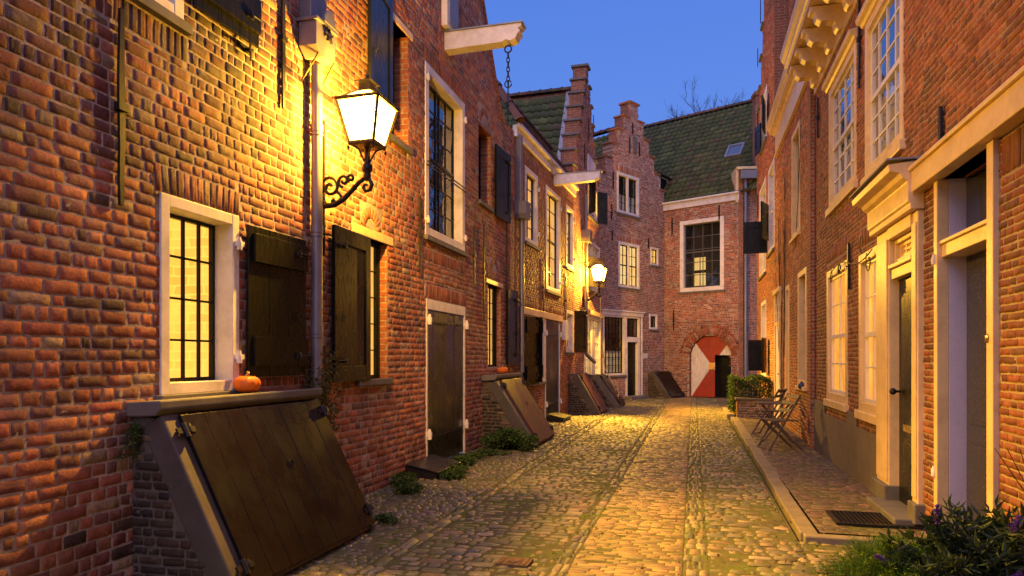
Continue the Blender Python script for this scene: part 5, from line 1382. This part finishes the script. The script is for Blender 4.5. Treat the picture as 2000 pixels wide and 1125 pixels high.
# ---------- R3 vine-grown house with cornice
R3 = Thing('vine_grown_house', F.P(13.2, 0, 0), 'orange brick house on the right with lilac door behind the bistro set', 'house')
t = R3; holes = []; ex = []; bh = []; v0, v1 = R(1592), R(1522)
def win3(x0, x1, yt, yb, lab, lit=None, cols=2, rows=4, fm='cream', curtain=.5, rails=(.5,)):
    w = window(t, F, R(x1), R(x0), F.h(x0, yt), F.h(x0, yb), px=False, cols=cols, rows=rows, fw=.10, inset=.12, fm=fm, sm='white_sash' if lit else 'green', lit=lit, rails=rails, label=lab, behind=curtain)
    holes.append(w); return w
win3(1559, 1576, 534, 752, 'tall narrow ground floor window with open sash')
win3(1547, 1563, 268, 470, 'tall narrow cream upper window')
w = win3(1535, 1542, 560, 800, 'slim cream side panel beside the lilac door', lit='lit_dim', cols=1)
a, c = R(1528), R(1516); holes.append((a, c, 0, F.h(1516, 577)))
b = MB(); dt = F.h(1516, 637); b.box(F, a, c, dt, dt + .07, .03, -.1); b.box(F, a, a + .08, 0, F.h(1516, 577), .05, -.12); b.box(F, c - .08, c, 0, F.h(1516, 577), .05, -.12); b.box(F, a - .04, c + .04, F.h(1516, 577), F.h(1516, 577) + .1, .08, -.1); fr = t.part('door_frame', b, M['cream'], bevel=.006)
b = MB(); b.box(F, a + .08, c - .08, .1, dt, .012, -.05); dr = t.part('door', b, M['lilac'], bevel=.004, label='lilac grey front door')
b = MB(); b.tube([F.P(a + .2, 1.15, .01), F.P(a + .2, 1.15, .06), F.P(a + .34, 1.15, .06)], .012, 6); t.part('door_handle', b, M['iron'], dr)
b = MB(); b.box(F, a + .08, c - .08, dt + .07, F.h(1516, 577), -.05, -.06)
for i in range(1, 4): b.box(F, a + (c - a) * i / 4 - .012, a + (c - a) * i / 4 + .012, dt + .07, F.h(1516, 577), -.04, .02)
for i in range(1, 3): b.box(F, a + .08, c - .08, dt + .07 + .2 * i, dt + .09 + .2 * i, -.04, .018)
t.part('transom_window', b, M['white_sash'])
cornice(t, F, v0 + .02, v1 + .6, 6.75, [(0, 0), (.04, 0), (.08, .04), (.16, .06), (.17, .12), (.22, .16), (.24, .24), (0, .26)])
b = MB(); b.box(F, v0 + .05, v1 + .5, 6.28, 6.75, .0, .035); b.box(F, v0 + .05, v1 + .5, 6.22, 6.29, .0, .06); t.part('frieze', b, M['cream'], bevel=.004)
b = MB(); b.box(F, v0 - .0, v0 + .30, .0, 6.35, .002, .07); b.box(F, v0 - .03, v0 + .33, 6.35, 6.47, .0, .10); 
t.part('pilaster', b, M['pilaster'], bevel=.004)
make_wall(t, F, v0 + .003, R(1516) + .45, 6.75, None, holes, 'orange', .058, .19, .011, nx=4, ny=4, rough=.002, extra=ex, bholes=bh, mats=('brick_fine', 'mortar_fine', 'reveal'), depth=.011, inset=.007)

# ---------- R4 stepped gable at the far right
v0, v1 = R(1516) + .46, R(1478)
uc4 = (R(1544) + v1) / 2; 
R4 = Thing('stepped_gable_house', F.P((v0 + v1) / 2, 0, 0), 'tall stepped gable house on the right with black green shutters beyond the vines', 'house')
t = R4; holes = []
def top4(u):
    # far side steps come forward with height
    st = [(R(1478), 10.3), (R(1479.6), 11.1), (R(1482.6), 11.9), (R(1487), 12.7), (R(1492), 13.4)]
    a = abs(u - uc4); 
    if a < .35: return 13.6
    k = int((a - .35) / .42); 
    hgt = 13.0 - k * .72
    return max(hgt, 8.35 if u < uc4 else 8.9)
brk = [uc4 + sg * (.35 + .42 * i) for sg in (-1, 1) for i in range(9)]
brk = [x for x in brk if v0 < x < v1]
ub0 = R(1545)
def w4(x0, x1, yt, yb, lab, lit=None, cols=2, rows=4, mat='white'):
    w = window(t, F, R(x1), R(x0), F.h(x0, yt), F.h(x0, yb), px=False, cols=cols, rows=rows, fw=.11, inset=.07, lit=lit, label=lab, rails=(.5,), fm=mat, sm='white_sash', behind=1.0)
    holes.append(w); return w
wa = w4(1484, 1496, 375, 545, 'white window above the outstanding green shutter', rows=6)
wb = w4(1501, 1513, 335, 500, 'white window with small outstanding shutter', rows=6)
wc = w4(1487, 1497, 592, 735, 'white ground floor window above the planter', rows=5, lit=None)
wd = w4(1487, 1498, 205, 300, 'white gable window with blue black shutters')
hh = lambda x, y: F.h(x, y)
def sh(xh, y0, y1, w, side, ang, lab, x_ref=None):
    shutter(t, F, R(xh), w, F.h(xh, y1), F.h(xh, y0), side, ang, 'panel', label=lab, off=.03, iron=False)
sh(1501, 432, 494, .60, 1, 88, 'black green shutter standing straight out from the wall')
sh(1504, 400, 470, .55, -1, 22, 'narrow shutter beside the outstanding one')
sh(1497, 664, 724, .44, 1, 88, 'lower black green shutter standing out above the hedge')
sh(1499, 660, 728, .5, -1, 15, 'lower near shutter')
sh(1489, 240, 295, .5, 1, 12, 'blue black gable shutter far leaf'); sh(1498, 200, 262, .6, -1, 12, 'blue black gable shutter near leaf')
for x, a, c in ((1481, 215, 250), (1481.5, 95, 130), (1481, 380, 425), (1487, 0, 45)): anchor(t, F, x, a, c, w=.08, clamp=False)
make_wall(t, F, v0, v1, 13.6, top4, holes, 'orange', .062, .20, .011, nx=4, ny=4, rough=.002, mats=('brick_far', 'mortar_fine', 'reveal'), ub=brk, hb=[13.0 - .72 * i for i in range(9)] + [8.35, 8.9], thick=.42, stain=lambda u, h: .95)
b = MB()
for sg in (-1, 1):
    for i in range(8):
        z = max(13.0 - i * .72, 8.35 if sg < 0 else 8.9)
        a, c = uc4 + sg * (.35 + .42 * i), uc4 + sg * (.35 + .42 * (i + 1) + .05)
        lo, hi = max(min(a, c), v0 - .1), min(max(a, c), v1 + .06)
        if hi - lo > .05: b = MB(); b.box(F, lo, hi, z + .0, z + .07, .06, -.46); t.part('step_cap', b, M['stone'], bevel=.008)
        if z <= 8.9: break
# its side wall that rises above house 3 in steps, with the tiled roof behind
G = Fr(F.P(v0 - .02, 0, 0), -F.N, ZZ, -F.U)
tiles(t, F.P(v0 - .02, 8.2, -.45), -F.N, F.U * .55 + ZZ, 3.0, 4.6, name='roof')
# dark stepped gable of the vine-grown house, seen over its cornice
t = R3; FS = Fr(F.P(0, 0, -.30), F.U, ZZ, F.N)
b0, b1 = R(1560), R(1516) + .2; fS = lambda u: 7.0 + .55 * int(max(0, (u - b0)) / .42 + 1)
hm = fS(b1)
make_wall(t, FS, b0, b1, hm, fS, [], 'purple', .062, .2, .011, mats=('brick_far', 'mortar', 'reveal'), ub=[b0 + .42 * i for i in range(12) if b0 + .42 * i < b1], hb=[7.0 + .55 * i for i in range(12)], thick=.35, h0=6.9, name='gable_shoulder')
b = MB()
for i in range(12):
    a = b0 + .42 * i
    if a < b1: b = MB(); b.box(FS, a - .06, min(a + .42, b1), 7.0 + .55 * (i + 1), 7.0 + .55 * (i + 1) + .07, .06, -.4); t.part('step_cap', b, M['stone'], bevel=.008)
tiles(t, F.P(R(1592), 6.95, -.1), F.U, -F.N * .6 + ZZ, max(.5, b0 - R(1592)), 2.2)

# ================================================================== PLANTER, HEDGE, BISTRO SET
def leaf_cloud(name, pts, size, aspect, mat, parent=None, loc=(0, 0, 0), up=.3, outward=None, droop=0.0, curl=.2):
    n = len(pts); pts = np.asarray(pts, float)
    A = RNG.normal(size=(n, 3)); A[:, 2] = A[:, 2] * .6 + up
    if outward is not None: A = A * .7 + outward
    A[:, 2] -= droop
    A /= np.linalg.norm(A, axis=1)[:, None]
    B = np.cross(A, RNG.normal(size=(n, 3))); B /= np.linalg.norm(B, axis=1)[:, None]
    C = np.cross(A, B); sz = size * RNG.uniform(.55, 1.3, n)[:, None]
    # leaf: root, two shoulders, tip, folded along the midrib
    v = np.stack([pts, pts + A * sz * .45 + B * sz * aspect * .5 + C * sz * curl * .3, pts + A * sz - C * sz * curl * .4, pts + A * sz * .45 - B * sz * aspect * .5 + C * sz * curl * .3], 1)
    Q = np.arange(n * 4).reshape(n, 4)
    T = np.repeat(np.clip(RNG.beta(2, 2.6, n), 0, 1)[:, None], 4, 0).repeat(3, 1)
    return npmesh(name, v.reshape(-1, 3), Q, np.zeros(n, int), np.zeros(n, bool), [M[mat]], T, parent, loc)

b = MB(); t = Thing('brick_planter', F.P(17.9, 0, .5), 'low brown brick planter wall with stone coping across the pavement', 'planter')
PW = Fr(SV(17.55, 0), VD, ZZ, -SD)
make_wall(t, PW, 1.02, 1.885, .47, None, [], 'walk', .062, .19, .01, thick=.22)
PS = Fr(SV(0, 1.02), SD, ZZ, -VD); make_wall(t, PS, 17.56, 19.4, .47, None, [], 'walk', .062, .19, .01, thick=.2)
b = MB(); b.box(PW, .98, 1.885, .47, .53, .05, -.26); b.box(PS, 17.82, 19.45, .47, .53, .05, -.24); t.part('coping', b, M['stone_dark'], bevel=.012)
b = MB(); b.box(Fr(ZZ * 0, VD, SD, ZZ), 1.2, 1.88, 17.78, 19.4, .0, .40); t.part('soil', b, M['dirt'])
n = 9000
P = np.stack([RNG.uniform(.93, 1.86, n), RNG.uniform(17.95, 19.3, n), RNG.uniform(.15, 1.0, n)], 1)
# clipped box: most leaves near the surface
q = RNG.integers(0, 4, n); P[q == 0, 2] = RNG.normal(.97, .03, (q == 0).sum()); P[q == 1, 0] = RNG.normal(.94, .03, (q == 1).sum()); P[q == 2, 1] = RNG.normal(17.97, .03, (q == 2).sum())
P[:, 2] += .05 * np.sin(P[:, 0] * 9) * (P[:, 2] > .8)
low = (P[:, 0] > 1.02) & (P[:, 2] < .5); P = P[~low]
th = Thing('box_hedge', SV(18.6, 1.4, .4), 'dense clipped dark green hedge in the brick planter', 'hedge')
leaf_cloud('foliage', SD[None] * P[:, 1:2] + VD[None] * P[:, 0:1] + ZZ[None] * P[:, 2:3], .055, .55, 'leaf_hedge', th.o, th.loc)
b = MB()
for i in range(9): c = SV(random.uniform(18.1, 19.2), random.uniform(1.2, 1.7), .35); b.tube([c, c + ZZ * .5 + VD * random.uniform(-.1, .1)], .012, 5)
th.part('stems', b, M['twig'])

def chair(s, v, rot, label, h=.05):
    t = Thing('folding_chair', SV(s, v, h), label, 'chair', 'slatted folding chairs')
    c, q = math.cos(rot), math.sin(rot); X = VD * c + SD * q; Yd = -VD * q + SD * c   # X: towards the back rest
    o = SV(s, v, h); P = lambda x, y, z: o + X * x + Yd * y + ZZ * z
    b = MB()
    for y in (-.20, .20):
        b.bar(P(-.26, y, 0), P(.26, y, .88), .018, .030)
    b.bar(P(-.26, -.2, .02), P(-.26, .2, .02), .014); t.part('back_frame', b, M['wood'], bevel=.003)
    b = MB()
    for y in (-.175, .175): b.bar(P(.30, y, 0), P(-.20, y, .45), .018, .030)
    b.bar(P(.28, -.175, .03), P(.28, .175, .03), .014); t.part('leg_frame', b, M['wood'], bevel=.003)
    b = MB()
    for i in range(6): b.box(Fr(P(-.21 + i * .075, 0, .455), Yd, X, ZZ), -.21, .21, 0, .055, 0, .016)
    t.part('seat', b, M['wood'], bevel=.003)
    b = MB()
    for z in (.62, .74, .84):
        x = -.26 + .52 * z / .88; b.box(Fr(P(x, 0, z), Yd, ZZ + X * .55, X), -.21, .21, -.03, .03, -.018, 0)
    t.part('backrest', b, M['wood'], bevel=.003)
chair(11.70, 1.32, .35, 'nearer folding slatted chair with crossed legs at the bistro table')
chair(13.75, 1.38, -.45, 'farther folding slatted chair half hidden by the bistro table')
t = Thing('bistro_table', SV(12.75, 1.40, .05), 'small weathered folding table against the brick wall between two chairs', 'table')
o = SV(12.75, 1.40, .05); b = MB()
for i in range(7): b.box(Fr(o + ZZ * .66, VD, SD, ZZ), -.32, .32, -.28 + i * .08, -.28 + i * .08 + .072, 0, .022)
t.part('tabletop', b, M['wood'], bevel=.004)
for sg in (-1, 1):
    b = MB(); 
    b.bar(o + VD * -.25 + SD * sg * .2, o + VD * .25 + SD * sg * .2 + ZZ * .66, .022, .03); b.bar(o + VD * .25 + SD * (sg * .17), o + VD * -.25 + SD * sg * .17 + ZZ * .66, .022, .03)
    t.part('leg_frame', b, M['wood'], bevel=.003)
b = MB(); c = SV(13.0, 1.84, 1.0); b.lathe(c, [(.01, -.05), (.05, -.03), (.06, .03), (.02, .08), (.01, .1)], 10)
solo('tap_cover', b, M['rubber'], 'small dark blue cloth knotted on the wall above the farther chair', 'cloth')

# ================================================================== PLANTS
def bush(name, label, cat, s, v, r, hgt, n, mat, size, aspect, group=None, stems=8, h0=0.0, up=.4, flat=1.0, lobes=7):
    C = SV(s, v, h0); t = Thing(name, C, label, cat, group)
    L = []; per = n // lobes
    for i in range(lobes):
        a = random.uniform(0, 2 * math.pi); rr = r * random.uniform(.1, .65); c = C + np.array([rr * math.cos(a), rr * math.sin(a) * flat, hgt * random.uniform(.25, .62)])
        R_ = r * random.uniform(.35, .6); D = RNG.normal(size=(per, 3)); D /= np.linalg.norm(D, axis=1)[:, None]
        q = c + D * R_ * (RNG.uniform(.35, 1.05, (per, 1))) * np.array([1, 1, hgt / r * .62]); q[:, 2] = np.maximum(q[:, 2], h0 + .01); L.append(q)
    leaf_cloud('foliage', np.vstack(L), size, aspect, mat, t.o, t.loc, up=up)
    b = MB()
    for i in range(stems):
        a = random.uniform(0, 6.28); b.tube([C, C + np.array([math.cos(a) * r * .3, math.sin(a) * r * .3, hgt * .4]), C + np.array([math.cos(a) * r * .6, math.sin(a) * r * .6, hgt * .8])], [.008, .006, .003], 5)
    t.part('stems', b, M['twig'])
    return t
GW = 'leafy plants along the left wall foot'
bush('leafy_plant', 'spreading green plant at the foot of the second hatch beside the wide door', 'plant', 10.75, -3.02, .42, .42, 3200, 'leaf_bush', .055, .6, GW)
bush('leafy_plant', 'green plant leaning on the lower edge of the second hatch', 'plant', 10.9, -2.68, .34, .30, 2200, 'leaf_bush', .05, .6, GW)
bush('weeds', 'low weeds between the wide door and the flat black lid', 'weeds', 9.15, -3.15, .26, .14, 900, 'leaf_bush', .045, .6, GW, 3)
bush('weeds', 'low weeds in front of the flat black lid', 'weeds', 8.3, -2.95, .34, .12, 1100, 'leaf_bush', .04, .6, GW, 3)
bush('weeds', 'weeds left of the flat black lid by the brick wall foot', 'weeds', 7.5, -3.28, .24, .14, 800, 'leaf_bush', .045, .6, GW, 3)
bush('weeds', 'small weeds at the lower right corner of the nearest hatch', 'weeds', 5.7, -2.72, .16, .10, 420, 'leaf_bush', .03, .6, GW, 2)
for s_, v_, r_ in ((9.7, -3.2, .22), (10.1, -3.0, .26), (7.95, -2.85, .18), (7.1, -3.1, .2)):
    bush('weeds', {9.7: 'weeds at the right foot of the wide plank door', 10.1: 'low weeds between the plank door and the second hatch', 7.95: 'small weeds before the left corner of the flat black lid', 7.1: 'weeds along the wall foot between nearest hatch and flat lid'}[s_], 'weeds', s_, v_, r_, .11, 700, 'leaf_bush', .04, .6, GW, 2)
# climbing plant between hatch and shutter
t = Thing('climbing_plant', SV(5.72, -3.42, 0), 'thin climbing plant with yellow green leaves beside the nearest hatch below the open shutter', 'plant')
b = MB(); LP = []
for k in range(7):
    p = np.array([5.72 + random.uniform(-.08, .1), .05]); pts = []
    for i in range(12): pts.append(FL.P(p[0], p[1], .03 + .02 * math.sin(i + k))); p = p + np.array([random.uniform(-.035, .045), .135 - .004 * k])
    b.tube(pts, [.007] * 6 + [.004] * 6, 5)
    for q in pts[5:]: LP += [q + RNG.normal(0, .07, 3) for _ in range(48)]
    for q in pts[2:7]: LP += [q + RNG.normal(0, .05, 3) for _ in range(2)]
t.part('stems', b, M['twig']); leaf_cloud('foliage', np.array(LP) + FL.N * .05, .045, .5, 'leaf_vine', t.o, t.loc)
# fern under the slab
t = Thing('small_fern', FL.P(3.58, 1.02, .05), 'small fern growing under the left end of the near stone slab', 'fern'); LP = []; b = MB()
for k in range(9):
    a = random.uniform(-1.2, 1.2); o = FL.P(3.60, 1.05, .03); pts = [o + FL.U * math.sin(a) * .16 * q + FL.N * .05 * math.sin(q * 3) + ZZ * (-.16 * q * q) for q in np.linspace(0, 1, 7)]
    b.tube(pts, .002, 4); 
    for q in pts: LP += [q + RNG.normal(0, .012, 3) for _ in range(7)]
t.part('stalks', b, M['twig']); leaf_cloud('foliage', np.array(LP), .03, .35, 'leaf_bush', t.o, t.loc)
# feathery shrub and buddleia in the right foreground
C = SV(4.82, 1.27, 0.0)
t = Thing('feathery_shrub', C, 'bright green feathery shrub in the bottom right corner', 'shrub'); LP = []; OD = []
b = MB()
for k in range(380):
    a = random.uniform(0, 6.28); e = random.uniform(.15, 1.45); Lr = random.uniform(.28, .44); D = np.array([math.cos(a) * math.cos(e), math.sin(a) * math.cos(e), math.sin(e)])
    pts = []
    for q in np.linspace(0, 1, 9): pts.append(C + ZZ * .05 + D * Lr * q * np.array([1.25, 1.25, 1.05]) - ZZ * .16 * q ** 2.5)
    b.tube(pts[::2], [.004, .003, .002, .0015, .001], 4)
    for q in pts[2:]:
        for _ in range(22): LP.append(q + RNG.normal(0, .018, 3)); OD.append(D * 1.2 - ZZ * .3)
t.part('stems', b, M['twig']); leaf_cloud('foliage', np.array(LP), .042, .10, 'leaf_feather', t.o, t.loc, outward=np.array(OD))
C = SV(4.62, 1.68, 0.0)
b = MB(); b.lathe(SV(4.58, 1.56, 0), [(.10, 0), (.13, .18), (.14, .19), (.14, .22), (.125, .22), (.115, .2)], 24); solo('plant_pot', b, M['terracotta'], 'terracotta pot half hidden under the purple flowering bush', 'plant pot')
t = Thing('purple_flowering_bush', C, 'dark leaved bush with purple flower spikes in front of the right hand door', 'flowering bush'); LP = []; OD = []; b = MB(); FLW = []
for k in range(92):
    a = random.uniform(0, 6.28); e = random.uniform(.05, 1.5); Lr = random.uniform(.42, .72); D = np.array([math.cos(a) * math.cos(e), math.sin(a) * math.cos(e), math.sin(e)])
    pts = [C + D * Lr * q * np.array([1.0, 1.0, 1.0]) - ZZ * .10 * q ** 3 + RNG.normal(0, .006, 3) for q in np.linspace(0, 1, 9)]
    b.tube(pts, [.007, .006, .006, .005, .005, .004, .003, .003, .002], 5)
    for q in pts[2:]:
        for _ in range(13): LP.append(q + RNG.normal(0, .022, 3)); OD.append(D * .6 + RNG.normal(0, .6, 3) - ZZ * .1)
    if k < 15: FLW.append((pts[-1], D))
t.part('stems', b, M['twig']); leaf_cloud('foliage', np.array(LP), .095, .26, 'leaf_budd', t.o, t.loc, outward=np.array(OD) * .8)
for p, D in FLW:
    N_ = 240; q = RNG.uniform(0, 1, N_)
    D2 = D * .7 + np.array([random.uniform(-.6, .2), -.3, .1]); D2 /= np.linalg.norm(D2)
    pp = p + D2 * (q * .12)[:, None] + RNG.normal(size=(N_, 3)) * (.013 * (1.1 - q))[:, None]
    leaf_cloud('flower_spike', pp, .014, .8, 'purple', t.o, t.loc)
b = MB()
for k in range(3): b.tube([C + ZZ * .5 + VD * (.25 + .05 * k), C + ZZ * .78 - SD * .1 + VD * (.18 - .03 * k), C + ZZ * 1.0 - SD * .25 + VD * (.06 - .06 * k)], [.004, .003, .002], 5)
t.part('bare_twig', b, M['twig'])
# vine on house 3/4
t = Thing('bare_vine', F.P(15.8, 0, 0), 'bare brown vine climbing the orange wall and up to the cream frieze', 'climber'); b = MB()
def grow(u, h, n, du, r):
    pts = []
    for i in range(n):
        pts.append(F.P(u, h, .035)); u += du + random.gauss(0, .035); h += .17 + random.uniform(-.03, .05)
        if random.random() < .16 and r > .005: grow(u, h, max(4, n - i - 3), random.uniform(-.07, .07), r * .65)
    if len(pts) > 1: b.tube(pts, [r * (1 - .7 * i / len(pts)) for i in range(len(pts))], 4)
for k in range(3): grow(15.7 + k * .25, .05, 26, random.uniform(-.02, .02), .011)
for k in range(1): grow(13.9 + k * .3, 3.6, 16, -.05, .007)
t.part('stems', b, M['twig'])
# bare tree beyond the roofs
tb = np.array([(1375 - 1000) / FP * 40, 40.0, 0.0]); t = Thing('bare_tree', tb, 'bare tree crown rising behind the ridge of the gate house roof', 'tree'); b = MB(); b2 = MB()
b.tube([tb, tb + ZZ * 7, tb + ZZ * 13.2], [.35, .25, .12], 10); t.part('trunk', b, M['twig'])
def br_(p, D, L, r, k):
    q = p + D * L * .5 + RNG.normal(0, .05, 3); e = p + D * L
    b2.tube([p, q, e], [r, r * .8, r * .55], 5)
    if k > 0:
        for _ in range(3 if k > 1 else 4):
            d = D + RNG.normal(0, .42, 3); d[2] = abs(d[2]) + .25; d /= np.linalg.norm(d); br_(e if random.random() < .6 else q, d, L * random.uniform(.6, .85), r * .55, k - 1)
for k in range(6):
    a = k * 1.05; d = np.array([math.cos(a) * .6, math.sin(a) * .6, .8]); d /= np.linalg.norm(d); br_(tb + ZZ * (12.9 + .2 * k), d, 1.25, .06, 4)
t.part('crown', b2, M['twig'])
# hanging cable under the far lantern
b = MB(); p0 = F3.P(F3.u(1139), 3.0, .46)
ptsc = [F3.P(F3.u(1139) + .2, 3.3, .48), F3.P(F3.u(1139) + .2, 2.2, .50), F3.P(F3.u(1139) + .15, 1.2, .62), F3.P(F3.u(1139) - .1, .75, .9), F3.P(F3.u(1139) + .2, .35, 1.0), F3.P(F3.u(1139) + .7, .45, .95), F3.P(F3.u(1139) + .9, .85, .8)]
pp = [ptsc[0]]
for i in range(len(ptsc) - 1):
    for q in (.25, .5, .75, 1): pp.append(ptsc[i] * (1 - q) + ptsc[i + 1] * q)
b.tube(pp, .016, 6); solo('hanging_cable', b, M['hose'], 'pale slack cable hanging from the far lantern down to the hatches', 'cable')
# fallen leaves, sticks on the cobbles
n = 420; P = np.array([SV(random.uniform(4, 24), random.uniform(-3.2, 1.0), .022) for _ in range(n)])
o = leaf_cloud('fallen_leaves', P, .032, .55, 'leaf_fallen', up=0, droop=0); o['kind'] = 'stuff'
n = 5200; q = RNG.uniform(size=n)
s_ = RNG.uniform(3.4, 17, n); v_ = RNG.choice([-3.42, -2.2, -.92, -.02, .84, -2.9, -3.2], n, p=[.26, .1, .18, .16, .12, .1, .08]) + RNG.normal(0, .07, n)
keep = ((np.sin(s_ * 3.1 + v_ * 5) + np.sin(s_ * 7.7)) > -.3); P = SD[None] * s_[keep][:, None] + VD[None] * v_[keep][:, None] + ZZ[None] * .0
o = leaf_cloud('moss_tufts', P, .026, .5, 'leaf_moss', up=.8); o['kind'] = 'stuff'
